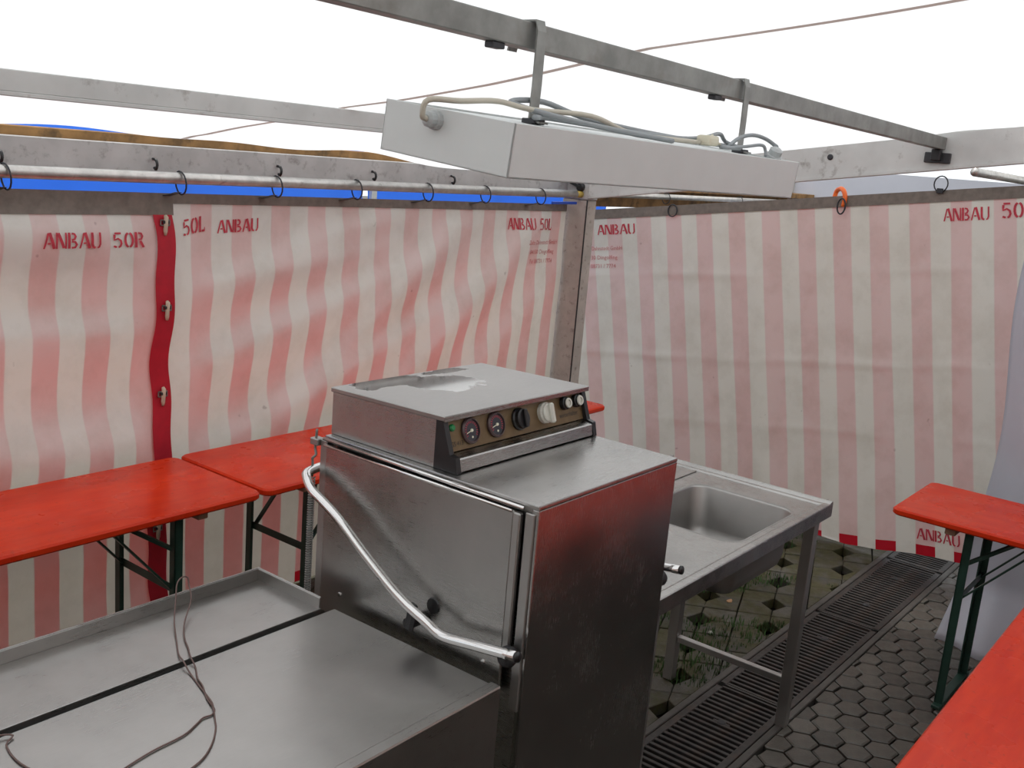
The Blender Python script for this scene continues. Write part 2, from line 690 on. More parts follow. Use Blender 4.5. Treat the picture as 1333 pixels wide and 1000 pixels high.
def clip_low(pol, yc):
    out = []
    n = len(pol)
    for i in range(n):
        p, q = pol[i], pol[(i + 1) % n]
        if p[1] >= yc: out.append(p)
        if (p[1] >= yc) != (q[1] >= yc):
            t = (yc - p[1]) / (q[1] - p[1])
            out.append((p[0] + (q[0] - p[0]) * t, yc))
    return out


pieces = stone_pieces()
pieceg = [prism([(q.x, q.y) for q in pol], -.05, 0, .005) for pol in pieces]
pieceme = [None] * 4
lrV, lrF = [], []
nst = 0
for i in range(-22, 8):
    for j in range(-12, 14):
        q = O0 + la * i + lb * j
        if not (-2.0 < q.x < 4.3 and GY1 - .2 < q.y < 2.75): continue
        for k in range(4):
            pol = [(v.x + q.x, v.y + q.y) for v in pieces[k]]
            cx_, cy_ = sum(v[0] for v in pol) / 5, sum(v[1] for v in pol) / 5
            lowy = min(v[1] for v in pol)
            cut = lowy < GY1 + .032
            if cut:
                pol = clip_low(pol, GY1 + .032)
                if len(pol) < 3 or max(v[1] for v in pol) < GY1 + .045: continue
            dz = random.uniform(-.006, 0)
            show = inframe(cx_, cy_, 0, 30) and cx_ > .9 and cy_ < 1.75 and nst < 290
            if show: nst += 1
            if cut:
                pv, pf = prism(pol, -.05, dz, .004)
                if show:
                    mk('cut_stone', pv, pf, 'lattice', floor)
                    continue
            else:
                pv, pf = pieceg[k]
                if show:
                    if pieceme[k] is None:
                        so = mk('lattice_stone', [Vector(v) for v in pv], pf, 'lattice', floor)
                        pieceme[k] = so.data
                    else:
                        so = bpy.data.objects.new('lattice_stone', pieceme[k])
                        COL.objects.link(so)
                        so.parent = floor
                    so.location = (q.x, q.y, dz)
                    so.rotation_euler = (random.uniform(-.015, .015), random.uniform(-.015, .015), random.uniform(-.02, .02))
                    continue
                pv = [(v[0] + q.x, v[1] + q.y, v[2] + dz) for v in pv]
            o = len(lrV)
            lrV += pv
            lrF += [[m_ + o for m_ in f] for f in pf]
tag(mk('lattice_paving', lrV, lrF, 'lattice', floor), kind='stuff')

# moss clumps and grass blades growing in the pavers
mV, mF = [], []
for k in range(15000):
    x, y = random.uniform(.9, 3.86), random.uniform(GY1 + .035, 1.9)
    nval = noise.noise(Vector((x * 2.3, y * 2.3, 3.1)))
    if nval + .25 * noise.noise(Vector((x * 9, y * 9, 1.7))) < .06: continue
    h = random.uniform(.006, .026) * (1 + nval)
    a = random.uniform(0, 6.28)
    w = random.uniform(.002, .004)
    lx, ly = math.cos(a), math.sin(a)
    b = random.uniform(-.5, .5)
    o = len(mV)
    mV += [(x - ly * w, y + lx * w, -.01), (x + ly * w, y - lx * w, -.01),
           (x + lx * h * b * .5 + ly * w * .7, y + ly * h * b * .5 - lx * w * .7, h * .6), (x + lx * h * b, y + ly * h * b, h)]
    mF += [[o, o + 1, o + 2], [o, o + 2, o + 3]]
gr = mk('grass_tufts', mV, mF, 'grass', floor)
tag(gr, 'short green grass growing between the mossy lattice pavers', kind='stuff')
# litter on the pavers
for k, (x, y, m_, s) in enumerate([(3.66, .76, 'stone_chip', .03), (2.28, .62, 'stone_chip', .022), (2.66, .72, 'leaf', .03), (2.95, .95, 'leaf', .03)]):
    pv = []
    n = 7
    for q in range(n):
        a = q * 6.283 / n
        r = s * random.uniform(.55, 1)
        pv.append((x + r * math.cos(a), y + r * .6 * math.sin(a)))
    v, f = prism(pv, .0005, .004 + .002 * (k % 2), .003)
    o = mk('pebble_chip' if m_ == 'stone_chip' else 'dry_leaf', v, f, m_, None, loc=(x, y, .0005))
    tag(o, ['pale stone chip on mossy pavers beside the striped tarpaulin', 'pale stone chip on mossy pavers by the sink leg',
            'brown dry leaf on mossy pavers beneath the sink bowl', 'brown dry leaf on the grass behind the sink'][k],
        'stone' if m_ == 'stone_chip' else 'leaf')

# drain channel: kerb frame, pit and cast-iron grates
ch = floor
XA, XB = -.8, 4.35
mk('channel_bed', [(XA, GY0, -.076), (XB, GY0, -.076), (XB, GY1, -.076), (XA, GY1, -.076)], [[0, 1, 2, 3]], 'pit', ch)
box('edge_rail', XA, XB, GY0 - .03, GY0 - .002, -.076, .002, 'channel', ch, .003)
box('edge_rail', XA, XB, GY1 + .002, GY1 + .03, -.076, .002, 'channel', ch, .003)
barv, barf = boxg(-.0075, .0075, GY0 + .028, GY1 - .028, -.022, -.001, .0015)
barme = None
seg_labels = {0: 'iron drain grate running under the far striped tarpaulin', 1: 'iron drain grate just past the sink table leg',
              2: 'iron drain grate lying beneath the sink table end', 3: 'iron drain grate beside the dishwasher front'}
x1 = 3.895
segs = [(3.905, 4.34)] + [(x1 - k * 1.0 - 1.0 + .005, x1 - k * 1.0 - .005) for k in range(4)]
for si, (a, b) in enumerate(segs):
    lab = ['short iron drain grate reaching outside under the tarpaulin', 'iron drain grate ending at the striped tarpaulin',
           'iron drain grate beneath the end of the sink table', 'iron drain grate between sink legs and dishwasher front',
           'iron drain grate in front of the dishwasher panel'][si]
    g = thing('drain_grate', ((a + b) / 2, (GY0 + GY1) / 2, -.024), lab, 'drain grate', 'iron drain grates in the channel')
    gv = join(boxg(a, b, GY0 + .002, GY0 + .03, -.024, 0, .002), boxg(a, b, GY1 - .03, GY1 - .002, -.024, 0, .002),
              boxg(a, a + .012, GY0 + .002, GY1 - .002, -.024, 0, .001), boxg(b - .012, b, GY0 + .002, GY1 - .002, -.024, 0, .001))
    mk('grate_frame', gv[0], gv[1], 'grate', g)
    n = int((b - a - .02) / .033)
    for k in range(n):
        xx = a + .024 + k * .033
        if xx > b - .016: break
        if barme is None:
            bo = mk('grate_bar', [Vector(v) - Vector((0, (GY0 + GY1) / 2, 0)) for v in barv], barf, 'grate', None)
            barme = bo.data
        else:
            bo = bpy.data.objects.new('grate_bar', barme)
            COL.objects.link(bo)
        bo.parent = g
        bo.location = (xx - g.location.x, 0, .024)
    for bx in ((a + .26, b - .26) if b - a > .8 else (a + .26,)):
        lathe('locking_bolt', [(.018, -.012), (.018, 0), (.014, .002)], (bx, .234, -.001), (0, 0, 1), 'rubber_and_gap', g, 10)
        beam('locking_bar', (bx, .20, -.004), (bx, .268, -.004), .012, .006, 'grate', g, .001)


# ------------------------------------------------------------------ stencil lettering
def arc(cx, cy, rx, ry, a0, a1, n=7):
    return [(cx + rx * math.cos(math.radians(a0 + (a1 - a0) * i / n)), cy + ry * math.sin(math.radians(a0 + (a1 - a0) * i / n))) for i in range(n + 1)]


GL = {   # strokes: (list of points, thickness); cell .56 wide, 1 high
    'A': [([(.02, 0), (.24, .97)], .10), ([(.31, 1), (.54, 0)], .16), ([(.2, .33), (.36, .33)], .11)],
    'N': [([(.05, 0), (.05, 1)], .10), ([(.13, .98), (.42, .04)], .16), ([(.52, 0), (.52, 1)], .10)],
    'B': [([(.07, 0), (.07, 1)], .15), ([(.2, .94), (.34, .92), (.41, .76), (.34, .58), (.2, .55)], .13),
          ([(.2, .44), (.38, .42), (.47, .25), (.38, .07), (.2, .05)], .13)],
    'U': [([(.07, 1), (.07, .25), (.13, .07), (.24, .03)], .15), ([(.5, 1), (.5, .25), (.44, .07), (.35, .03)], .11)],
    '5': [([(.1, .94), (.46, .94)], .13), ([(.1, .86), (.08, .52), (.28, .6), (.43, .48), (.47, .28), (.41, .1), (.31, .04)], .13), ([(.21, .04), (.05, .12)], .13)],
    '0': [(arc(.27, .5, .2, .46, 100, 260), .14), (arc(.29, .5, .2, .46, 80, -80), .14)],
    'L': [([(.09, 0), (.09, 1)], .16), ([(.2, .06), (.45, .06)], .13), ([(.43, .06), (.43, .26)], .06)],
    'R': [([(.07, 0), (.07, 1)], .15), ([(.2, .94), (.36, .92), (.43, .74), (.36, .55), (.2, .52)], .13), ([(.3, .44), (.48, 0)], .15)],
}


def stroke_geo(pts, t, sub=.12):
    P = [Vector((a, b)) for a, b in pts]
    D = [P[0]]
    for a, b in zip(P, P[1:]):
        n = max(1, int((b - a).length / sub))
        for k in range(1, n + 1): D.append(a + (b - a) * (k / n))
    V, F = [], []
    for i, p in enumerate(D):
        a, b = D[max(0, i - 1)], D[min(len(D) - 1, i + 1)]
        d = (b - a).normalized()
        nn = Vector((-d.y, d.x)) * t / 2
        V += [p + nn, p - nn]
    for i in range(len(D) - 1): F.append([2 * i, 2 * i + 1, 2 * i + 3, 2 * i + 2])
    return V, F


def stencil(text, adv=.62, space=.55):
    V, F = [], []
    x = 0
    for c in text:
        if c == ' ':
            x += space
            continue
        for pts, t in GL[c]:
            v, f = stroke_geo(pts, t * .96)
            o = len(V)
            V += [(q.x + x, q.y) for q in v]
            F += [[i + o for i in q] for q in f]
        x += adv
    return V, F, x


def font_mesh(text, size):
    cu = bpy.data.curves.new('t', 'FONT')
    cu.body = text
    cu.size = size
    cu.align_x = 'LEFT'
    cu.resolution_u = 2
    ob = bpy.data.objects.new('t', cu)
    COL.objects.link(ob)
    dg = bpy.context.evaluated_depsgraph_get()
    me = bpy.data.meshes.new_from_object(ob.evaluated_get(dg))
    V = [(v.co.x, v.co.y) for v in me.vertices]
    F = [list(q.vertices) for q in me.polygons]
    bpy.data.objects.remove(ob)
    bpy.data.curves.remove(cu)
    bpy.data.meshes.remove(me)
    return V, F


# ------------------------------------------------------------------ WALLS (tarpaulins)
YW = 2.215


def ridge(d, w, k=1.0):
    return math.exp(-(d / w) ** 2)


def asym(d, wa, wb):
    return math.exp(-(d / (wa if d > 0 else wb)) ** 2)


def dleft(x, z):
    """inward bulge of the left wall cloth (towards the tables)"""
    d = 0.0
    if x < .55:
        zz = z + .02 * math.sin(x * 3 + 1) + .03 * (x - .2)
        d += .050 * asym(zz - 1.60, .10, .11) + .050 * asym(zz - 1.25, .07, .17) + .075 * asym(zz - .83, .10, .17)
        d += .02 * ridge(zz - .42, .12)
        d += .008 * math.sin(z * 9 + x * 4)
        d += .022 * math.exp(-((x - .5) / .12) ** 2) * math.sin(z * 9.5 + 1.0)
    else:
        env = min(1, (x - .55) / .35) * min(1, max(0, (3.14 - x) / .5))
        # folds fanning out from the strap at the left, climbing to the right
        for (xa, za, xb, zb, A, wa, wb) in (
                (.58, 1.02, 1.75, 1.38, .052, .07, .14), (.58, 1.36, 1.6, 1.50, .030, .06, .10),
                (.75, .70, 2.1, 1.18, .050, .07, .15), (1.35, .95, 2.25, 1.66, .045, .07, .12),
                (1.75, .78, 2.95, 1.70, .055, .08, .13), (2.2, .70, 3.1, 1.35, .030, .08, .11),
                (1.0, 1.45, 1.9, 1.72, .028, .06, .09)):
            dx, dz = xb - xa, zb - za
            L = math.hypot(dx, dz)
            t = ((x - xa) * dx + (z - za) * dz) / (L * L)
            n = (-(x - xa) * dz + (z - za) * dx) / L
            fade = max(0, min(1, 1.25 - abs(t - .5) * 1.15))
            fade = fade * fade * (3 - 2 * fade)
            d += A * asym(n, wa, wb) * fade
        d *= .5 + .5 * env
        d += .014 * math.sin(x * 5.2 + 1.1) * max(0, (1.0 - abs(z - .3) / .9))
        d += .012 * math.exp(-((x - .6) / .1) ** 2) * math.sin(z * 9.5 + 1.0)
    k = math.exp(-((x - .55) / .13) ** 2)
    d = d * (1 - k) + k * (.034 + .010 * math.sin(z * 9.5 + 1.0))
    top = max(0, min(1, (1.74 - z) / .12))
    return d * .72 * (.25 + .75 * top)


def LW(x, z, off=0.0):
    d = dleft(x, z)
    # keep behind the table tops
    d = min(d, .13)
    lean = 0.0
    return Vector((x, YW - d - off, z))


wl = thing('wall_left', (1.2, YW, 0), 'striped tarpaulin wall panels hanging behind the red tables', kind='structure')
us = lin(-1.45, .535, 90)
vs = lin(.004, 1.735, 110)
V, UV, F = gridsurf(lambda u, v: LW(u, v, .006), us, vs)
mk('tarpaulin_panel', V, F, 'clothR', wl, True, uvs=UV)
us = lin(.548, 3.14, 170)
V, UV, F = gridsurf(lambda u, v: LW(u, v), us, vs)
mk('tarpaulin_panel', V, F, 'clothL', wl, True, uvs=UV)


def strip(name, fn, us, vs, mat, parent, thick=None):
    V, UV, F = gridsurf(fn, us, vs)
    return mk(name, V, F, mat, parent, True)


strip('hem_band', lambda u, v: LW(u, v, .010), lin(-1.45, .598, 60), lin(1.662, 1.742, 6), 'hem', wl)
strip('hem_band', lambda u, v: LW(u, v, .004), lin(.60, 3.14, 80), lin(1.703, 1.742, 4), 'hem', wl)


def band(s, v):
    wob = .006 * math.sin(v * 9.5 + .4) + .006 * math.sin(v * 21)
    return LW(.513 + s * .080 + wob - .012 * (1.66 - v), v, .014)


strip('red_strap_band', lambda u, v: band(u, v), lin(0, 1, 6), lin(.01, 1.664, 80), 'redband', wl)
for zb in (1.636, 1.321, .989, .45):
    c = band(.5, zb)
    x0 = c.x
    b = thing('buckle', (0, 0, 0))
    b.parent = wl
    b.location = c - wl.location
    y = c.y - .004
    fr = join(boxg(x0 - .021, x0 + .021, y - .003, y, zb + .007, zb + .012, .001), boxg(x0 - .021, x0 + .021, y - .003, y, zb - .012, zb - .007, .001),
              boxg(x0 - .021, x0 - .016, y - .003, y, zb - .012, zb + .012, .001), boxg(x0 + .016, x0 + .021, y - .003, y, zb - .012, zb + .012, .001))
    mk('buckle_frame', fr[0], fr[1], 'galv', b)
    mk('strap_tongue', *tubeg([(x0, y - .002, zb + .026), (x0, y - .008, zb + .02), (x0, y - .007, zb), (x0, y - .004, zb - .03), (x0, y - .003, zb - .046)],
                              [.006, .009, .0085, .0085, .005], 6), 'leather', b, True)
    box('buckle_bar', x0 - .013, x0 + .013, y - .012, y - .002, zb - .003, zb + .009, 'wirem', b, .002)

for text, xa, xb, za, zb, slope in (('ANBAU', .085, .292, 1.549, 1.603, 0.0), ('50R', .338, .468, 1.548, 1.602, 0),
                                    ('50L', .644, .752, 1.583, 1.643, 0.02), ('ANBAU', .806, 1.0, 1.592, 1.643, .01),
                                    ('ANBAU', 2.622, 2.835, 1.603, 1.664, .0), ('50L', 2.876, 3.0, 1.60, 1.664, 0)):
    v, f, w = stencil(text)
    w -= .08
    VV = [LW(xa + q[0] / w * (xb - xa), za + q[1] * (zb - za) + slope * q[0] / w, .0115 if xa < .5 else .0035) for q in v]
    mk('stencil_lettering', VV, f, 'redink', wl)
for i, t in enumerate(('Zelte Dahnstedt GmbH', '84130 Dingolfing', 'Tel 08731 / 7774')):
    v, f = font_mesh(t, .034)
    w = max(q[0] for q in v)
    ww = (.29, .24, .22)[i]
    VV = [LW(2.785 + (.29 - ww) / 2 + q[0] / w * ww, 1.522 - i * .052 + q[1], .003) for q in v]
    mk('small_print', VV, f, 'redink_faint', wl)

# right (gable) tarpaulin, rectangular sheet hung along the sloping rafter
TS, LEAN, HG = .143, .185, 1.905


def gtop(y): return 2.043 - TS * (y - .042)


def dgab(u, v):
    """u: y at the top edge, v: height above the bottom hem"""
    d = 0.012 * math.sin(u * 3.1 + .5) + .010 * math.sin(u * 7.3 + v * 1.1)
    for yc, A, w in ((1.42, .035, .10), (.26, .05, .13), (.72, .016, .06), (2.1, .02, .1)):
        d += A * ridge(u - yc - .04 * (1.9 - v), w) * min(1, max(0, (2.2 - v) / 1.2))
    for vc, A in ((.62, .005), (1.00, .008), (1.50, .006)):
        d += A * asym(v - vc - .01 * math.sin(u * 3) - .02 * noise.noise(Vector((u * 2, vc, 0))), .03, .02) * (.6 + .8 * noise.noise(Vector((u * 3, vc * 7, 5))))
    for uc in (.55, 1.05, 1.72):
        d += .005 * asym(u - uc, .02, .02)
    return d


def GW(u, v, off=0.0):
    down = HG - v
    y = u - LEAN * down
    z = gtop(u) - down * 1.0
    x = 3.93 - dgab(u, v) - off - .06 * max(0, .5 - v) + .20 * max(0, .5 - v) * max(0, .75 - u)
    if z < .006:
        x -= min(.06, (.006 - z) * .35)
        z = .006 + .01 * abs(math.sin((.006 - z) * 40))
    return Vector((x, y, z))


wr = thing('wall_right', (3.95, .9, 0), 'pale striped tarpaulin wall hanging along the sloping rafter', kind='structure')
us = lin(3.15, -.95, 240)
vs = lin(0, HG, 120)
V, UV, F = gridsurf(lambda u, v: GW(u, v), us, vs)
gphase = 1.124 + LEAN * (HG - 1.45) - .206 * .5 + .0
UV = [(a - gphase, b) for a, b in UV]
mk('tarpaulin_panel', V, F, 'clothG', wr, True, uvs=UV)
strip('hem_band', lambda u, v: GW(u, v, .005), lin(3.15, -.95, 130), lin(HG - .055, HG + .004, 4), 'hem', wr)


def gtext(text, u0, u1, v0, v1, slope=0):
    v, f, w = stencil(text)
    w -= .08
    VV = [GW(u0 + q[0] / w * (u1 - u0), v0 + q[1] * (v1 - v0) + slope * q[0] / w, .003) for q in v]
    mk('stencil_lettering', VV, f[:], 'redink', wr)


def y2u(y, z):
    # invert: u - LEAN*(gtop(u)-z) = y
    u = y
    for _ in range(20): u = y + LEAN * (gtop(u) - z)
    return u, HG - (gtop(u) - z)


def gt2(text, ya, za, yb, h):
    ua, va = y2u(ya, za)
    ub, _ = y2u(yb, za)
    gtext(text, ua, ub, va, va + h)


gt2('ANBAU', 2.487, 1.535, 2.215, .062)
gt2('ANBAU', .39, 1.837, .165, .064)
gt2('50L', .115, 1.88, -.04, .075)
gt2('ANBAU', .245, .146, .01, .060)
for i, t in enumerate(('Zelte Dahnstedt GmbH', '84130 Dingolfing', 'Tel 08731 / 7774')):
    v, f = font_mesh(t, .036)
    w = max(q[0] for q in v)
    ww = (.30, .25, .24)[i]
    ua, va = y2u(2.60 - (.30 - ww) / 2, 1.42 - i * .055)
    VV = [GW(ua - q[0] / w * ww, va + q[1], .003) for q in v]
    mk('small_print', VV, f, 'redink_faint', wr)

# ------------------------------------------------------------------ ROOF
RZ0, RS = 1.962, .155


def roofz(y): return RZ0 + RS * (2.1 - y) if y > -2.2 else RZ0 + RS * 4.3 - RS * (-2.2 - y)


def RF(x, y, off=0.0):
    z = roofz(y)
    # slight sag between the beams and wrinkles
    sag = 0
    if y < 2.05:
        sag = -.012 * abs(math.sin((y - .24) / 1.06 * math.pi)) + .006 * math.sin(x * 2.1 + y * 3)
    edge = max(0, (y - 1.85) / .33)
    sag -= edge * .05 * math.exp(-((x - 2.15) / .42) ** 2)
    sag += edge * (.007 * math.sin(x * 4.1 + .6) + .005 * math.sin(x * 9.3) - .012)
    return Vector((x, y, z + max(-.014 - .06 * max(0, edge), sag) - off + .008))


roof = thing('ceiling', (0, 0, 2.2), 'white translucent roof tarpaulin sloping over the tent', kind='structure')
V, UV, F = gridsurf(lambda u, v: RF(u, v), lin(-3.3, 3.42, 120), lin(2.19, -2.55, 90))
mk('roof_tarpaulin', V, F, 'roof', roof, True)
V, UV, F = gridsurf(lambda u, v: RF(.615 + u - .01 * (1.5 - v), v, .003), [-.014, .014], lin(2.18, -2.1, 60))
mk('roof_seam', V, F, 'seam', roof)

# ------------------------------------------------------------------ closing sides behind the camera, unseen, added to dim the tent
def closing(name, fn, w, label):
    V, UV, F = gridsurf(fn, lin(0, w, int(w * 12)), lin(0, 1, 14))
    o = mk(name, V, F, 'clothG', None, True, loc=fn(w / 2, 0), uvs=[(a, .1 + b * 1.8) for a, b in UV])
    return tag(o, label, kind='structure')


closing('wall_back', lambda u, v: Vector((-3.2 + .03 * math.sin(u * 6), 2.2 - u, .01 + v * (roofz(2.2 - u) - .03))), 4.6, 'added striped tarpaulin closing the unseen tent end behind the inlet table')
closing('wall_front', lambda u, v: Vector((-3.2 + u, -2.4 + .03 * math.sin(u * 6), .01 + v * (roofz(-2.2) - .05))), 6.3, 'added striped tarpaulin closing the unseen tent side facing the dishwasher panel')

# ------------------------------------------------------------------ TENT FRAME
# corner post
px0, px1, py0, py1 = 3.15, 3.242, 2.082, 2.25
po = thing('corner_post', (3.2, 2.17, 0), 'weathered grey-brown square post at the meeting of the two tarpaulin walls', 'tent post')
box('post_shaft', px0, px1, py0, py1, 0, 1.775, 'post', po, .004)
box('post_head', px0 - .004, px1 + .003, py0 - .003, py1, 1.778, 1.90, 'eave', po, .003)
box('post_gap_strip', px0 - .003, px0 + .002, py0 - .004, py0 + .004, .02, 1.775, 'rubber_and_gap', po, .001)  # dark strip stands in for the shaded groove between the post pieces
lathe('clamp_knob', [(.026, 0), (.026, .012), (.018, .02)], (px0 - .004, 2.13, 1.845), (-1, 0, 0), 'black', po, 14)
beam('clamp_lever', (px0 - .02, 2.13, 1.845), (px0 - .028, 2.19, 1.868), .012, .016, 'black', po)
# eave beam with its hooks
ev = thing('eave_beam', (0, 2.24, 1.815), 'dull grey eave beam above the rail on the table side', 'beam')
box('beam_body', -3.4, px0 - .004, 2.22, 2.262, 1.815, 1.912, 'eave', ev, .003)
for x in (-.034, .524, 1.09, 1.62, 2.15):
    tube('hook', [(x, 2.216, 1.862), (x, 2.195, 1.858), (x, 2.188, 1.842), (x, 2.196, 1.826), (x, 2.206, 1.832)], .0055, 'black', ev, 6, sm=3)
# ochre board behind the eave beam, widened outward to shade the upper wall
bo = box('ochre_board', -3.4, 3.1, 2.266, 2.385, 1.905, 1.944, 'ochre', None, .003, loc=(0, 2.33, 1.905))
tag(bo, 'stained ochre wooden board lying along the top of the eave beam', 'board')
# curtain rail along the eave
rl = thing('curtain_rail', (1.2, 2.125, 1.8), 'round metal rail carrying the rings beneath the eave beam', 'rail')
tube('rail_pipe', [(-3.2, 2.125, 1.797), (3.09, 2.125, 1.805)], .0215, 'railm', rl, 14)
tube('rail_end', [(3.09, 2.125, 1.805), (3.148, 2.125, 1.805)], .018, 'yellow', rl, 12)
bc = thing('blue_clamp', (3.1, 2.13, 1.77), 'small blue clamp at the rail end beside the corner post', 'clamp')
box('clamp_plate', 3.085, 3.138, 2.15, 2.2, 1.882, 1.908, 'blueclamp', bc, .004)
beam('clamp_arm', (2.93, 2.16, 1.752), (3.135, 2.15, 1.755), .02, .014, 'blueclamp', bc)
for i, x in enumerate((-.063, .572, 1.011, 1.441, 1.889, 2.306, 2.763)):
    r = thing('curtain_ring', (x, 2.125, 1.76), ('seventh', 'sixth', 'fifth', 'fourth', 'third', 'second', 'first')[i] + ' dark wire ring from the corner post along the eave rail', 'ring', 'rings along the eave rail')
    zc = 1.785
    pts = [(x + .012 * math.sin(a * .5), 2.125 + .033 * math.sin(a), zc + .042 * math.cos(a)) for a in [k * 2 * math.pi / 16 for k in range(16)]]
    tube('wire_loop', pts, .0032, 'wirem', r, 6, True)
    yt = LW(x, 1.738).y
    mk('strap_tab', [(x - .012, 2.12, 1.752), (x + .012, 2.12, 1.752), (x + .017, yt - .012, 1.732), (x - .017, yt - .012, 1.732),
                     (x - .012, 2.128, 1.752), (x + .012, 2.128, 1.752), (x + .017, yt - .003, 1.732), (x - .017, yt - .003, 1.732)],
       [[0, 1, 2, 3], [7, 6, 5, 4], [0, 4, 5, 1], [1, 5, 6, 2], [2, 6, 7, 3], [3, 7, 4, 0]], 'wirem', r)

# rafter over the post, rising to the right
ra = thing('rafter', (3.18, 1, 2), 'pale scratched aluminium rafter rising from the corner post', 'beam')


def rz(y): return 1.797 + .1565 * (2.092 - y)


ya, yb = 2.08, -2.2
hh = .142
V = []
for y in (ya, yb):
    for x in (3.15, 3.205):
        for z in (rz(y), rz(y) + hh): V.append((x, y, z))
mk('rafter_body', V, [[0, 1, 5, 4], [2, 6, 7, 3], [0, 4, 6, 2], [1, 3, 7, 5], [0, 2, 3, 1], [4, 5, 7, 6]], 'alu', ra)
V = []
for y in (ya, yb):
    for x in (3.143, 3.212):
        for z in (rz(y) - .012, rz(y)): V.append((x, y, z))
mk('bottom_flange', V, [[0, 1, 5, 4], [2, 6, 7, 3], [0, 4, 6, 2], [1, 3, 7, 5], [0, 2, 3, 1], [4, 5, 7, 6]], 'alu', ra)
lathe('plug', [(.014, 0), (.014, .004), (.009, .006)], (3.15, .735, rz(.735) + .09), (-1, 0, 0), 'wirem', ra, 12)
# hanger bracket for the cross beam
box('beam_bracket', 3.128, 3.152, .19, .30, 2.105, 2.150, 'wirem', ra, .003)
box('bracket_clip', 3.10, 3.13, .225, .265, 2.115, 2.163, 'rubber_and_gap', ra, .003)

rb = thing('roof_beam', (0, 1.3, 2.05), 'long roof beam of pale metal nearer the eave', 'beam')
box('beam_body', -3.4, 3.15, 1.272, 1.322, 2.028, 2.078, 'alu', rb, .002)
box('underside_strip', -3.4, 3.15, 1.27, 1.324, 2.018, 2.028, 'alu', rb, .001)
mb = thing('cross_beam', (1, .24, 2.2), 'grey steel roof beam carrying the hanging light box', 'beam')
beam('beam_body', (-2.6, .24, 2.262), (3.147, .24, 2.190), .04, .053, 'galv', mb)
for x in (.03, 1.0):
    zb = 2.262 - .0125 * (x + 2.6) - .0265
    box('clip', x - .02, x + .02, .228, .252, zb - .013, zb, 'wirem', mb, .002)

# ------------------------------------------------------------------ HANGING LIGHT BOX
lt = thing('light_box', (.5, .22, 1.95), 'white metal fluorescent light box hung on two straps from the roof beam', 'light fixture')
TILT = math.atan2(.033, .335)
LX0, LX1 = -.140, 1.160
LM = Matrix.Translation((0, .045, 1.936)) @ Matrix.Rotation(TILT, 4, 'X') @ Matrix.Rotation(.0075, 4, 'Y')
LWd, LH = .338, .101


def LP(x, y, z): return LM @ Vector((x, y, z))


tk = .004
g = join(xf(boxg(LX0, LX1, 0, LWd, 0, tk, .001), LM), xf(boxg(LX0, LX1, 0, tk, 0, LH, .001), LM), xf(boxg(LX0, LX1, LWd - tk, LWd, 0, LH, .001), LM),
         xf(boxg(LX0, LX0 + tk, 0, LWd, 0, LH, .001), LM), xf(boxg(LX1 - tk, LX1, 0, LWd, 0, LH, .001), LM))
mk('housing', g[0], g[1], 'white_enamel', lt)
g = xf(boxg(LX0 + .012, LX1 - .012, .012, LWd - .012, LH - .02, LH - .004, .003), LM)
mk('top_cover', g[0], g[1], 'white_enamel', lt)
g = xf(boxg(LX0 + .03, LX1 - .03, .04, LWd - .04, -.003, -.0005, .0008), LM)
mk('diffuser', g[0], g[1], 'cream', lt)
for x, zt in ((.14, 2.2625 - .0125 * 2.74 + .029), (1.125, 2.2625 - .0125 * 3.725 + .029)):
    yb_ = .185
    pts = [(x - .0, .283, zt - .06), (x, .268, zt + .001), (x, .212, zt + .001), (x, .207, zt - .02), (x - .006, .203, 2.13), (x - .014, .2, LP(x, .155, LH).z + .004), (x - .014, .17, LP(x, .125, LH).z + .003)]
    V, F = [], []
    for i, p in enumerate(pts):
        a, b = Vector(pts[max(0, i - 1)]), Vector(pts[min(len(pts) - 1, i + 1)])
        d = (b - a).normalized()
        nn = d.cross(Vector((1, 0, 0))).normalized() * .002
        for sx in (-.015, .015):
            for s in (-1, 1): V.append(Vector(p) + Vector((sx, 0, 0)) + nn * s)
    for i in range(len(pts) - 1):
        o = i * 4
        F += [[o, o + 1, o + 5, o + 4], [o + 3, o + 2, o + 6, o + 7], [o, o + 4, o + 6, o + 2], [o + 1, o + 3, o + 7, o + 5]]
    F += [[0, 2, 3, 1], [len(V) - 4, len(V) - 3, len(V) - 1, len(V) - 2]]
    mk('hanging_strap', V, F, 'galv', lt)
    pz = LP(x - .03, .16, LH)
    box('strap_foot', x - .035, x + .005, .18, .215, pz.z - .004, pz.z + .008, 'wirem', lt, .002)
# glands and cables
ga = LP(LX0, .195, .078)
lathe('cable_gland', [(.019, -.004), (.019, .010), (.015, .012), (.015, .026), (.009, .03)], ga, LM.to_3x3() @ Vector((-1, 0, 0)), 'gland', lt, 12)
gb = Vector((1.085, .085, LP(1.085, .045, LH).z - .004))
lathe('cable_gland', [(.023, 0), (.023, .014), (.019, .016), (.019, .030), (.010, .036)], gb, (-.2, -.45, 1), 'gland', lt, 12)
zt = LP(.4, .16, LH).z
tube('cable', [ga + Vector((-.028, 0, 0)), ga + Vector((-.045, -.004, .006)), ga + Vector((-.04, -.012, .035)), (-.12, .19, 2.073), (-.02, .18, 2.082), (.07, .16, 2.074), (.27, .15, 2.078), (.40, .13, 2.052), (.55, .13, 2.05), (.74, .13, 2.052)],
     .0058, 'cable_cream', lt, 7, sm=5)
tube('cable', [(1.02, .19, 2.055), (.75, .16, 2.055), (.5, .17, 2.062), (.3, .19, 2.075), (.17, .21, 2.097), (.06, .21, 2.088), (.09, .15, 2.07), (.3, .13, 2.056), (.55, .10, 2.045)], .0062, 'cable_grey', lt, 7, sm=5)
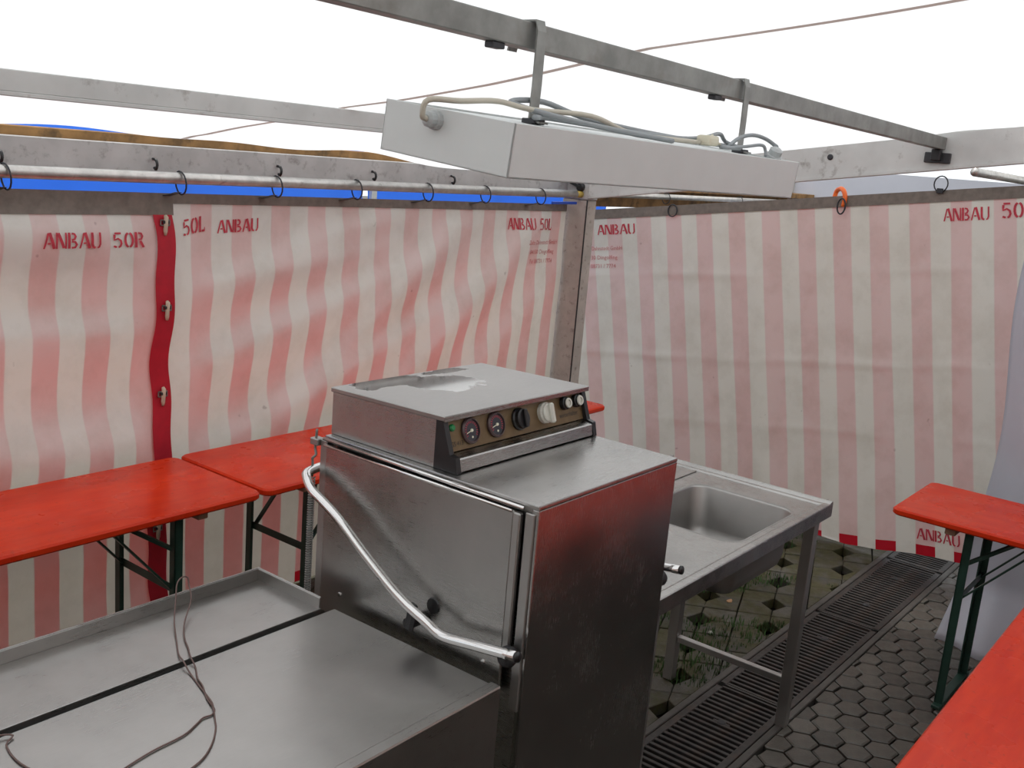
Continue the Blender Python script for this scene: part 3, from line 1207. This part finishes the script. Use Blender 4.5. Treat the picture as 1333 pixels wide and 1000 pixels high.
tube('cable', [(-.0, .1, 2.056), (.2, .20, 2.064), (.45, .15, 2.056), (.7, .16, 2.058), (.82, .16, 2.068), (.92, .17, 2.083), (1.0, .19, 2.066), (.95, .12, 2.05), (.8, .1, 2.046)], .0055, 'cable_grey', lt, 7, sm=5)
tube('cable', [(.9, .13, 2.052), (.98, .14, 2.078), (1.04, .13, 2.09), (1.1, .12, 2.085), (1.13, .10, 2.068), gb + Vector((.0, -.008, .036))], .0055, 'cable_grey', lt, 7, sm=5)
tube('cable', [(.86, .11, 2.046), (.95, .1, 2.056), (1.02, .09, 2.064), (1.035, .085, 2.05), (1.03, .08, 2.036)], .0045, 'cable_grey', lt, 7, sm=5)
pl = box('plug', .745, .80, .105, .145, 2.046, 2.072, 'plug', lt, .008, 2)
tube('plug_pin', [(.80, .118, 2.06), (.825, .116, 2.052)], .0035, 'plug', lt, 6)
tube('plug_pin', [(.80, .134, 2.062), (.822, .14, 2.075)], .0035, 'plug', lt, 6)

# ------------------------------------------------------------------ DISHWASHER
W, ZM = .581, 1.2746
dw = thing('dishwasher', (.29, .33, 0), 'stainless steel hood dishwasher with a control box on top', 'dishwasher')
box('body', .012, W - .012, .016, .655, .10, ZM - .004, 'steel_y', dw, .003)
box('front_panel', 0, W, 0, .018, .09, ZM - .010, 'steel_front', dw, .0025, 2)
# folded top sheet
bm_ = join(boxg(0, W, 0, .66, ZM - .010, ZM, .0025, 2))
mk('top_sheet', bm_[0], bm_[1], 'steel_x', dw)
for fx in (.05, W - .05):
    for fy in (.06, .61):
        lathe('foot', [(.022, 0), (.022, .012), (.014, .018), (.014, .101)], (fx, fy, 0), (0, 0, 1), 'rubber_and_gap', dw, 12)
# sliding side hoods left and right
for sx, sgn in ((0, -1), (W, 1)):
    hd = box('side_hood', min(sx, sx + sgn * .010) + (0 if sgn < 0 else 0), max(sx, sx + sgn * .010), .058, .645, .822, 1.252, 'steel_y', dw, .003)
    # folded front edge of hood, and guide channel
    box('hood_flange', min(sx + sgn * .012, sx - sgn * .002), max(sx + sgn * .012, sx - sgn * .002), .040, .060, .93, 1.250, 'steel_dull', dw, .003)
    box('guide_channel', min(sx + sgn * .005, sx - sgn * .002), max(sx + sgn * .005, sx - sgn * .002), .008, .032, .80, 1.255, 'steel_dull', dw, .002)
    tube('top_bead', [(sx + sgn * .008, .035, 1.263), (sx + sgn * .008, .655, 1.268)], .0048, 'chrome', dw, 8)
    tube('drip_rail', [(sx + sgn * .012, .062, 1.2515), (sx + sgn * .012, .648, 1.2535)], .004, 'chrome', dw, 8)
    for yy in (.107, .344, .572):
        lathe('rivet', [(.006, 0), (.005, .003)], (sx + sgn * .010, yy, .886), (sgn, 0, 0), 'chrome', dw, 10)
    box('back_guide', min(sx + sgn * .004, sx - sgn * .02), max(sx + sgn * .004, sx - sgn * .02), .648, .672, .80, 1.262, 'steel_dull', dw, .002)
# lifting spring and hook at the back left corner
hel = []
for k in range(560):
    a = k / 10 * 2 * math.pi
    hel.append((-.006 + .0075 * math.cos(a), .695 + .0075 * math.sin(a), .80 + k / 560 * .36))
tube('lift_spring', hel, .0018, 'galv', dw, 5)
box('spring_bracket', -.014, .012, .672, .70, 1.245, 1.262, 'steel_dull', dw, .002)
tube('spring_hook', [(-.006, .695, 1.16), (-.006, .695, 1.2), (-.012, .69, 1.21), (-.006, .684, 1.22), (-.004, .69, 1.235), (-.006, .686, 1.262), (-.006, .684, 1.285)], .0032, 'galv', dw, 6, sm=3)
# handle: bent tube on both sides, joined behind the machine
hx0, hx1 = -.058, W + .058
L_ = [(0, -.016, .962), (0, .10, .945), (0, .165, .935), (0, .20, .9345), (0, .235, .947), (0, .30, .968), (0, .364, .999), (0, .45, 1.05), (0, .537, 1.106), (0, .595, 1.134), (0, .635, 1.152)]
pts = [(hx0, y, z) for _, y, z in L_] + [(hx0 + .012, .668, 1.170), (hx0 + .04, .690, 1.178), (.1, .70, 1.18)]
pts += [(W - .1, .70, 1.18), (hx1 - .04, .690, 1.178), (hx1 - .012, .668, 1.170)] + [(hx1, y, z) for _, y, z in L_[::-1]]
hn = tube('lifting_handle', pts, .0115, 'chrome', dw, 12, sm=4)
for hx, s in ((hx0, 1), (hx1, -1)):
    inn = -.010 if s > 0 else W + .010
    tube('handle_cap', [(hx, -.016, .962), (hx, -.022, .963)], .0118, 'black', hn, 12)
    g = join(latheg([(.003, 0), (.014, .002), (.022, .010), (.024, .02), (.020, .032), (.010, .038)], (hx + s * .012, .028, .940), (s * .9, 0, -.25), 16))
    mk('stop_knob', g[0], g[1], 'rubber_and_gap', hn, True)
    g = join(beamg((hx + s * .006, .285, .975), (hx + s * .006, .297, .905), .016, .026, .006, upv=(0, 1, 0)), latheg([(.014, 0), (.014, .045)], (hx + s * .004, .30, .92), (s, 0, 0), 12),
             latheg([(.02, 0), (.018, .004)], (inn, .262, .965), (-s, 0, 0), 12))
    mk('handle_pivot', g[0], g[1], 'black', hn)

# control box on top
cb = thing('control_box', (0, 0, 0))
cb.parent = dw
cb.location = Vector((.3, .45, ZM)) - dw.location
zb, zl = ZM + .001, 1.4012
cx0, cx1 = .020, .580
mk('box_shell', [(cx0, .30, zb), (cx0, .66, zb), (cx0, .66, zl - .012), (cx0, .318, zl - .012), (cx1, .30, zb), (cx1, .66, zb), (cx1, .66, zl - .012), (cx1, .318, zl - .012)],
   [[0, 1, 2, 3], [4, 7, 6, 5], [1, 5, 6, 2], [3, 2, 6, 7], [0, 3, 7, 4], [0, 4, 5, 1]], 'steel_y', cb)
lidv = boxg(cx0 - .006, cx1 + .006, .289, .6635, zl - .012, zl, .002)
lidv = ([Vector((v.x, v.y, v.z - .021 * max(0, v.y - .30))) for v in lidv[0]], lidv[1])
mk('lid', lidv[0], lidv[1], 'steel_lid', cb)
box('lid_lip', cx0 - .006, cx1 + .006, .288, .291, zl - .0135, zl - .001, 'steel_x', cb, .001)
# slanted panel
PT = Vector((0, .308, zl - .012))
PB = Vector((0, .284, zb + .040))
pdir = (PT - PB).normalized()
pn = Vector((0, -pdir.z, pdir.y))            # outward normal
if pn.y > 0: pn = -pn


def PP(x, s, off=0.0):
    """s 0..1 from bottom to top of the slanted panel"""
    return Vector((x, 0, 0)) + PB.lerp(PT, s) + pn * off


V = [PP(cx0 + .014, 0, 0), PP(cx1 - .014, 0, 0), PP(cx1 - .014, 1, 0), PP(cx0 + .014, 1, 0)]
V += [v + Vector((0, .012, 0)) for v in V]
panel = mk('control_panel', V, [[0, 1, 2, 3], [4, 7, 6, 5], [0, 4, 5, 1], [1, 5, 6, 2], [2, 6, 7, 3], [3, 7, 4, 0]], 'gold', cb)
for xa, xb in ((cx0 - .001, cx0 + .014), (cx1 - .014, cx1 + .001)):
    prof = [(.318, zl - .012), (.298, zl - .012), (.272, zb + .040), (.254, zb + .036), (.246, zb), (.318, zb)]
    V = [(xa, y, z) for y, z in prof] + [(xb, y, z) for y, z in prof]
    n = len(prof)
    F = [list(range(n))[::-1], [n + i for i in range(n)]] + [[i, (i + 1) % n, n + (i + 1) % n, n + i] for i in range(n)]
    mk('end_cheek', V, F, 'black', cb)
prof = [(.285, zb + .038), (.256, zb + .033), (.2535, zb + .030), (.249, zb + .003), (.290, zb + .001)]
V = [(cx0 + .014, y, z) for y, z in prof] + [(cx1 - .014, y, z) for y, z in prof]
n = len(prof)
mk('front_bar', V, [list(range(n)), [n + i for i in range(n)][::-1]] + [[i, n + i, n + (i + 1) % n, (i + 1) % n] for i in range(n)], 'steel_x', cb)
# gauges
for xg in (.112, .205):
    c = PP(xg, .50)
    gg = lathe('gauge', [(.031, 0), (.031, .006), (.028, .009), (.026, .009), (.0255, .005), (0.001, .005)], c, pn, 'dialrim', panel, 28)
    gg.name = 'gauge'
    V = [PP(xg, .5, .0056) + Vector((math.cos(a), 0, 0)) * .0245 + pdir * math.sin(a) * .0245 for a in [k * 2 * math.pi / 28 for k in range(28)]]
    # dial face, ticks and needle, all resting on the gauge
    dialf = mk('gauge_dial', V, [list(range(28))], 'dial', panel)
    tv, tf = [], []
    for k in range(17):
        a = math.radians(215 - k * 250 / 16)
        o = len(tv)
        for rr in (.017, .0225):
            for w in (-.0008, .0008):
                tv.append(PP(xg, .5, .0062) + Vector((math.cos(a), 0, 0)) * rr + pdir * (math.sin(a) * rr) + (Vector((-math.sin(a), 0, 0)) + pdir * math.cos(a)) * w)
        tf.append([o, o + 1, o + 3, o + 2])
    mk('dial_ticks', tv, tf, 'redink', panel)
    c0 = PP(xg, .5, .0075)
    beam('needle', c0, c0 + Vector((-.019, 0, 0)) - pdir * .005, .0016, .002, 'needle', panel, 0, upv=pn)
    lathe('needle_hub', [(.004, 0), (.0035, .003)], PP(xg, .5, .006), pn, 'needle', panel, 12)
    lathe('dial_mark', [(.0028, 0), (.0026, .0012)], PP(xg, .30, .006), pn, 'needle', panel, 10)
kb = lathe('rotary_knob', [(.028, 0), (.028, .006), (.025, .009), (.024, .018), (.02, .02)], PP(.296, .5), pn, 'black', panel, 24)
g = beamg(PP(.296, .22, .024), PP(.296, .80, .024), .012, .012, .003, upv=pn)
mk('knob_grip', g[0], g[1], 'black', panel)
kb = lathe('rotary_knob', [(.027, 0), (.027, .010), (.024, .014), (.023, .018), (.02, .02)], PP(.40, .5), pn, 'cream', panel, 24)
g = beamg(PP(.404, .14, .022), PP(.404, .80, .022), .016, .016, .004, upv=pn)
mk('knob_grip', g[0], g[1], 'cream', panel)
for xg in (.488, .540):
    lathe('push_button', [(.017, 0), (.017, .012), (.0135, .014), (.0135, .017)], PP(xg, .66), pn, 'black', panel, 18)
    lathe('button_ring', [(.0125, .016), (.0135, .019), (.0125, .021), (.008, .021), (.0075, .0172), (.001, .0172)], PP(xg, .66), pn, 'cream', panel, 18)
lathe('indicator_lamp', [(.0085, 0), (.0085, .004), (.006, .007)], PP(.052, .70), pn, 'green_lamp', panel, 14)


def panel_text(t, x0, x1, s, h, mat):
    v, f = font_mesh(t, 1)
    w = max(q[0] for q in v)
    hh_ = max(q[1] for q in v)
    mk('panel_lettering', [PP(x0 + q[0] / w * (x1 - x0), s, .0006) + pdir * (q[1] / hh_ * h) for q in v], f, mat, panel)


panel_text('GS 413', .040, .083, .14, .011, 'inkblack')
panel_text('winterhalter', .463, .545, .20, .012, 'inkblack')

# ------------------------------------------------------------------ INLET TABLE (left of the machine)
it = thing('inlet_table', (-.85, .42, 0), 'long stainless steel dish inlet table with raised rear tray beside the dishwasher', 'steel table')
ZI = .8718
xe, xw = -.045, -1.9


def extr(prof, xa, xb):
    n = len(prof)
    V = [(xa, y, z) for y, z in prof] + [(xb, y, z) for y, z in prof]
    return V, [list(range(n)), [n + i for i in range(n)][::-1]] + [[i, n + i, n + (i + 1) % n, (i + 1) % n] for i in range(n)]


# front deck with a rolled front rim
pr = [(.027, ZI - .20), (.027, ZI - .004), (.029, ZI), (.052, ZI), (.060, ZI - .006), (.55, ZI - .006), (.552, ZI - .03), (.040, ZI - .03), (.036, ZI - .20)]
g = extr(pr, xw, xe)
mk('front_deck', g[0], g[1], 'steel_deck', it)
# rear tray: thin sheet with upstands
tz = ZI - .002
t0, t1, te = .566, .798, -.078
g = join(boxg(xw, te, t0, t1, tz - .003, tz, .001), boxg(xw, te, t1, t1 + .004, tz - .02, tz + .030, .001), boxg(te - .003, te, t0, t1 + .004, tz - .02, tz + .030, .001),
         boxg(xw, te, t0 - .004, t0, tz - .03, tz + .004, .001))
mk('rear_tray', g[0], g[1], 'steel_deck', it)
mk('tray_rim', *join(boxg(xw, te, t1 + .002, t1 + .007, tz + .028, tz + .032, .001), boxg(te - .001, te + .004, t0, t1 + .007, tz + .028, tz + .032, .001)), 'steel_x', it)
box('gap_shade_strip', xw, te, .5525, .5615, ZI - .03, ZI - .012, 'rubber_and_gap', it, .001)  # dark bar stands in for shade in the gap between deck and tray
for lx in (-1.82, -.16):
    for ly in (.075, .76):
        box('leg', lx - .02, lx + .02, ly - .02, ly + .02, 0, ZI - .033, 'steel_dull', it, .002)
box('stretcher', -1.80, -.18, .745, .775, .20, .23, 'steel_dull', it, .002)
# thin brown wire lying over the table
wz = ZI - .0034
w1 = [(-1.02, .62, tz + .004), (-.95, .58, tz + .008), (-.845, .54, ZI + .0), (-.862, .517, wz), (-.872, .46, wz), (-.862, .40, wz), (-.82, .33, wz), (-.78, .302, wz), (-.755, .31, wz), (-.691, .323, wz), (-.624, .328, wz), (-.585, .343, wz), (-.561, .354, wz), (-.541, .352, wz), (-.527, .365, wz + .002),
      (-.512, .41, wz), (-.49, .455, wz), (-.478, .49, wz), (-.455, .53, wz), (-.444, .565, tz + .008), (-.424, .60, tz + .004), (-.40, .65, tz + .005), (-.365, .70, tz + .012), (-.31, .755, tz + .03), (-.292, .79, tz + .05), (-.29, .80, tz + .066), (-.305, .80, tz + .070), (-.325, .79, tz + .062), (-.345, .765, tz + .035), (-.382, .715, tz + .012),
      (-.42, .65, tz + .004), (-.455, .59, tz + .004), (-.468, .555, tz + .008), (-.48, .51, wz), (-.50, .44, wz), (-.518, .385, wz + .003), (-.532, .36, wz + .003), (-.55, .33, wz), (-.566, .306, wz), (-.60, .27, wz), (-.641, .241, wz), (-.69, .225, wz), (-.76, .20, wz), (-.83, .16, wz)]
wr_ = tube('thin_wire', w1, .0018, 'wire_brown', None, 6, loc=(-.55, .36, wz), sm=4)
tag(wr_, 'thin brown wire trailing in loops over the steel inlet table', 'wire')

# ------------------------------------------------------------------ SINK TABLE (right of the machine)
st = thing('sink_table', (1.2, .35, 0), 'stainless steel sink table with rounded bowl standing on square legs', 'sink')
ZS, SX0, SX1, SY0, SY1 = .8716, .60, 1.838, .0208, .672
bx0, bx1, by0, by1, br = 1.175, 1.655, .078, .465, .06


def rrect(x0, x1, y0, y1, r, n=6):
    P = []
    for cx, cy, a0 in ((x1 - r, y0 + r, -90), (x1 - r, y1 - r, 0), (x0 + r, y1 - r, 90), (x0 + r, y0 + r, 180)):
        for k in range(n + 1):
            a = math.radians(a0 + 90 * k / n)
            P.append((cx + r * math.cos(a), cy + r * math.sin(a)))
    return P


hole = rrect(bx0, bx1, by0, by1, br)
# top plate around the bowl hole: connect the hole ring to an outer rectangle ring
fx0, fx1, fy0, fy1 = SX0 + .0, SX1 - .012, SY0 + .030, SY1 - .0
N = len(hole)
outerp = []
hc = ((bx0 + bx1) / 2, (by0 + by1) / 2)
q = N // 4
corners = [(fx1, fy0), (fx1, fy1), (fx0, fy1), (fx0, fy0)]
for i in range(N):
    outerp.append(corners[i // q])
zt = ZS - .005
V = [(x, y, zt) for x, y in hole] + [(x, y, zt) for x, y in corners]
F = []
for c in range(4):
    for k in range(q - 1):
        F.append([c * q + k, N + c, c * q + k + 1])
    F.append([c * q + q - 1, N + c, N + (c + 1) % 4, ((c + 1) * q) % N])
F = [f[::-1] for f in F]
mk('drainer_top', V, F, 'steel_sink', st)
# rolled rims on front and both ends, upstand at the far edge
g = join(extr([(SY0, ZS - .05), (SY0, ZS - .003), (SY0 + .003, ZS), (SY0 + .024, ZS), (SY0 + .033, zt + .0003), (SY0 + .033, zt - .002), (SY0 + .004, zt - .004), (SY0 + .004, ZS - .05)], SX0, SX1))
mk('front_rim', g[0], g[1], 'steel_sink', st)


def extr_y(prof, ya_, yb_):
    n = len(prof)
    V = [(x, ya_, z) for x, z in prof] + [(x, yb_, z) for x, z in prof]
    return V, [list(range(n))[::-1], [n + i for i in range(n)]] + [[i, (i + 1) % n, n + (i + 1) % n, n + i] for i in range(n)]


g = extr_y([(SX1, ZS - .05), (SX1, ZS + .004), (SX1 - .004, ZS + .006), (SX1 - .014, ZS + .004), (SX1 - .03, ZS - .001), (SX1 - .045, ZS), (SX1 - .055, zt + .0004), (SX1 - .055, zt - .002), (SX1 - .005, zt - .004), (SX1 - .005, ZS - .05)], SY0 + .001, SY1)
mk('end_rim', g[0], g[1], 'steel_sink', st)
box('rear_upstand', SX0, SX1, SY1 - .003, SY1 + .012, ZS - .05, ZS + .018, 'steel_sink', st, .003)
box('drainer_ridge', SX0 + .05, SX1 - .06, .535, .548, zt, zt + .005, 'steel_sink', st, .002)
# bowl
rings = []
for (ins, z, r) in ((-.006, zt + .0012, br + .006), (0, zt - .001, br), (.004, zt - .008, br), (.010, zt - .15, br - .005), (.02, zt - .185, br - .01), (.05, zt - .20, br - .02)):
    rings.append([(x, y, z) for x, y in rrect(bx0 + ins, bx1 - ins, by0 + ins, by1 - ins, max(.02, r))])
V, F = [], []
for r_ in rings: V += r_
for j in range(len(rings) - 1):
    for k in range(N):
        F.append([j * N + k, j * N + (k + 1) % N, (j + 1) * N + (k + 1) % N, (j + 1) * N + k][::-1])
F.append([(len(rings) - 1) * N + k for k in range(N)])
bw = mk('bowl', V, F, 'steel_bowl', st, True)
sl = bw.modifiers.new('thick', 'SOLIDIFY')
sl.thickness = .0015
sl.offset = 1
lathe('drain_plug', [(.035, 0), (.035, .003), (.02, .004)], ((bx0 + bx1) / 2, (by0 + by1) / 2, zt - .1995), (0, 0, 1), 'chrome', st, 18)
for lx in (SX0 + .06, SX1 - .055):
    for ly in (SY0 + .045, .545):
        box('leg', lx - .02, lx + .02, ly - .02, ly + .02, 0, zt - .006, 'steel_dull', st, .002)
        box('leg_foot', lx - .018, lx + .018, ly - .018, ly + .018, 0, .012, 'rubber_and_gap', st, .001)
box('stretcher', SX1 - .068, SX1 - .042, SY0 + .065, .525, .165, .19, 'steel_dull', st, .002)


# ------------------------------------------------------------------ BEER TABLES
def beer_table():
    t = thing('beer_table', (0, 0, 0))
    L, Wd, H = 2.19, .525, .7717
    th = .027
    # top with rounded corners, local: x 0..L along, y 0..Wd
    P = rrect(0, L, 0, Wd, .035, 5)
    n = len(P)
    c = Vector((L / 2, Wd / 2))
    V, F = [], []
    for ins, z in ((.006, H - th), (0, H - th + .006), (0, H - .006), (.006, H)):
        for x, y in rrect(ins, L - ins, ins, Wd - ins, .035 - ins * .5, 5): V.append((x, y, z))
    for j in range(3):
        for k in range(n): F.append([j * n + k, j * n + (k + 1) % n, (j + 1) * n + (k + 1) % n, (j + 1) * n + k])
    F.append(list(range(n))[::-1])
    F.append([3 * n + k for k in range(n)])
    mk('tabletop', V, F, 'redtop', t)
    for xl, s in ((.28, 1), (L - .28, -1)):
        for xc in (xl - s * .06,):
            box('cleat', xc - .02, xc + .02, .035, Wd - .035, H - th - .032, H - th, 'wood', t, .003)
        for y in (.085, Wd - .085):
            # angle-iron leg
            g = join(boxg(xl - .016, xl + .016, y - .003, y + .003, .004, H - th - .005, .001), boxg(xl - .016, xl - .010, y - .003 if y < .2 else y - .027, y + .027 if y < .2 else y + .003, .004, H - th - .005, .001))
            mk('leg', g[0], g[1], 'green_frame', t)
        for nm, yy, zz, ww, hh2 in (('leg_crossbar', .085, .455, .006, .03), ('foot_bar', .05, .008, .034, .014), ('hinge_bar', .085, H - th - .01, .03, .02)):
            g = beamg((xl, yy, zz), (xl, Wd - yy, zz), ww, hh2)
            mk(nm, g[0], g[1], 'green_frame', t)
        for y in (.11, Wd - .11):
            g = beamg((xl + s * .006, y, .455), (xl + s * .25, y, H - th - .01), .02, .007, .001)
            mk('brace', g[0], g[1], 'green_frame', t)
        g = beamg((xl + s * .004, .10, .60), (xl + s * .21, Wd / 2, H - th - .008), .014, .014, .001)
        mk('lock_arm', g[0], g[1], 'green_frame', t)
        g = join(beamg((xl + s * .25, .10, H - th - .012), (xl + s * .25, Wd - .10, H - th - .012), .02, .02, .001))
        mk('brace_bar', g[0], g[1], 'green_frame', t)
    return t


bt = beer_table()
YT = 1.5463
places = [((.533 - 2.19, YT, 0), 0, 'red beer table behind the inlet table, its end near the red strap'),
          ((.550, YT + .004, 0), .004, 'red beer table behind the dishwasher, running to the corner post'),
          ((2.300, -.048, 0), -math.pi / 2, 'red beer table with its rounded end before the white tarp'),
          ((.05, -1.19, 0), 0, 'red beer table close in front of the dishwasher panel, across the hexagon pavers')]
for i, (loc, rzz, lab) in enumerate(places):
    o = bt if i == 0 else copy_tree(bt)
    o.location = loc
    o.rotation_euler = (0, 0, rzz)
    tag(o, lab, 'beer table', 'red beer tables')

# ------------------------------------------------------------------ WHITE SIDE TARP, far right
def WT(u, v):
    """u: 0 at the free edge .. along -y ; v height"""
    y = -.200 - u
    x = 3.11 + .035 * math.sin(u * 15 + .4 + v * .7) * min(1, u * 6 + .25) + .02 * math.sin(u * 31 + v * 2)
    flare = max(0, .28 - v)
    x -= flare * (.35 + .25 * math.sin(u * 11))
    y += .02 * math.sin(v * 5) + .25 * flare * math.exp(-u * 5)
    return Vector((x, y, .006 + v))


V, UV, F = gridsurf(WT, lin(0, 2.0, 120), lin(0, 2.06, 60))
wt = mk('white_tarp', V, F, 'whitetarp', None, True, loc=(3.1, -.9, 0))
sol = wt.modifiers.new('thick', 'SOLIDIFY')
sol.thickness = .002
tag(wt, 'plain white tarpaulin hanging in folds behind the end of a red table', 'tarpaulin')

# rings and hooks on the gable tarpaulin
def gring(y, label, r=.04, z0=None, up_=True, vertical=True):
    u, v = y2u(y, gtop(y))
    p = GW(u, HG, .0)
    t = thing('hanging_ring', (p.x, y, p.z), label, 'ring', 'rings on the gable tarpaulin')
    zc = p.z + (r * .9 if up_ else -r * .75)
    pts = [(p.x - .012, y + r * .85 * math.sin(a), zc + r * math.cos(a)) for a in [k * 2 * math.pi / 18 for k in range(18)]]
    tube('wire_loop', pts, .0036, 'wirem', t, 6, True)
    if up_:
        mk('strap_tab', *boxg(p.x - .018, p.x - .006, y - .016, y + .016, p.z - .012, p.z + .014, .002), 'wirem', t)
    return t


gring(.433, 'dark wire ring standing on the gable tarpaulin hem beneath the rafter bracket')
gring(1.975, 'dark wire ring hanging over the gable tarpaulin hem near the corner post', .036, up_=False)
oh = thing('orange_hook', (3.93, .95, 1.9), 'orange plastic hook with a black ring over the gable tarpaulin hem', 'hook')
u_, v_ = y2u(.935, gtop(.935))
hz = gtop(.95) - .032
tube('hook_bend', [(3.915, .925, hz - .02), (3.915, .922, hz + .03), (3.92, .935, hz + .062), (3.95, .965, hz + .075), (3.985, 1.0, hz + .06), (3.99, 1.01, hz + .02)],   .013, 'orange', oh, 8, sm=4)
tube('hook_ring', [(3.90, .93 + .022 * math.sin(a), hz - .018 + .042 * math.cos(a)) for a in [k * 2 * math.pi / 16 for k in range(16)]], .0045, 'wirem', oh, 6, True)

# ------------------------------------------------------------------ OUTSIDE: blue tarp behind the eave, neighbouring stall past the gable
blue_spans = [(-4.2, .62), (.68, 3.3), (3.36, 6.3)]
for i, (a, b) in enumerate(blue_spans):
    V, UV, F = gridsurf(lambda u, v: Vector((u, 4.0 + .03 * math.sin(u * 4) + .02 * math.sin(v * 6 + u), v)), lin(a, b, 40), lin(1.46, 2.0, 8))
    o = mk('blue_tarp', V, F, 'bluetarp', None, True, loc=((a + b) / 2, 4.0, 1.46))
    o.modifiers.new('thick', 'SOLIDIFY').thickness = .003
    tag(o, ('bright blue tarpaulin sheet outside, behind the panel lettered 50R', 'bright blue tarpaulin sheet outside, behind the panel lettered 50L', 'bright blue tarpaulin sheet outside, past the corner post')[i], 'tarpaulin', 'blue tarpaulins outside')
for x in (.65, 3.33):
    o = box('white_post', x - .025, x + .025, 3.94, 3.97, -.08, 2.05, 'alu', None, .003, loc=(x, 3.955, -.08))
    tag(o, 'slim pale post outside between blue sheets, ' + ('behind the red strap band' if x < 1 else 'behind the corner post'), 'post', 'posts of the blue stall')
sf = thing('stall_front', (1, 4.05, -.08), 'beige boarded stall front beneath the blue tarpaulins outside', 'stall front')
box('front_board', -4.2, 6.3, 4.05, 4.09, -.08, 1.1, 'stallfront', sf, .004)
for x in (-3.6, -1.2, 1.9, 4.8):
    box('front_post', x - .035, x + .035, 4.09, 4.16, -.08, 1.99, 'alu', sf, .003)
nb = thing('neighbour_stall', (5.2, 1, 0), 'neighbouring market stall with pale roof past the gable tarpaulin', 'market stall')
NZ = lambda y: 2.16 + .155 * (2.1 - y)
V, UV, F = gridsurf(lambda u, v: Vector((u, v, NZ(v) + .01 * math.sin(u * 5 + v * 3))), lin(3.62, 7.4, 20), lin(2.9, -3.2, 30))
mk('stall_roof', V, F, 'neighbour', nb, True)
for x in (4.6, 6.6):
    beam('stall_rafter', (x, 2.8, NZ(2.8) - .06), (x, -3.0, NZ(-3.0) - .06), .05, .09, 'alu', nb)
beam('stall_purlin', (3.7, 1.1, NZ(1.1) - .07), (7.3, 1.1, NZ(1.1) - .07), .05, .07, 'alu', nb)
box('stall_board', 3.75, 7.4, 2.46, 2.70, 1.83, 1.87, 'ochre', nb, .003)
box('stall_fascia', 3.85, 7.4, 2.70, 2.74, 1.70, 1.87, 'ochre', nb, .003)
tube('stall_rail', [(3.25, 2.36, 1.80), (7.3, 2.36, 1.80)], .018, 'railm', nb, 10)
for x in (3.62, 4.5, 5.6):
    tube('stall_ring', [(x, 2.36 + .03 * math.sin(a), 1.79 + .036 * math.cos(a)) for a in [k * 2 * math.pi / 14 for k in range(14)]], .003, 'wirem', nb, 6, True)
for x, y in ((7.3, 2.7), (7.3, -2.9), (4.2, 2.78)):
    box('stall_post', x - .04, x + .04, y - .04, y + .04, -.08, NZ(y) - .01, 'alu', nb, .003)
tube('stall_rail', [(3.45, .16, 2.085), (7.3, .16, 2.06)], .021, 'railm', nb, 10)
for x in (4.75, 5.3):
    tube('stall_ring', [(x, .16 + .05 * math.sin(a), 2.06 + .065 * math.cos(a)) for a in [k * 2 * math.pi / 18 for k in range(18)]], .009, 'rubber_and_gap', nb, 8, True)
# the stall's own gable cloth
V, UV, F = gridsurf(lambda u, v: Vector((7.3 + .02 * math.sin(u * 7), u, v)), lin(2.7, -3.0, 40), lin(0, 2.1, 8))
mk('stall_cloth', V, F, 'whitetarp', nb, True)
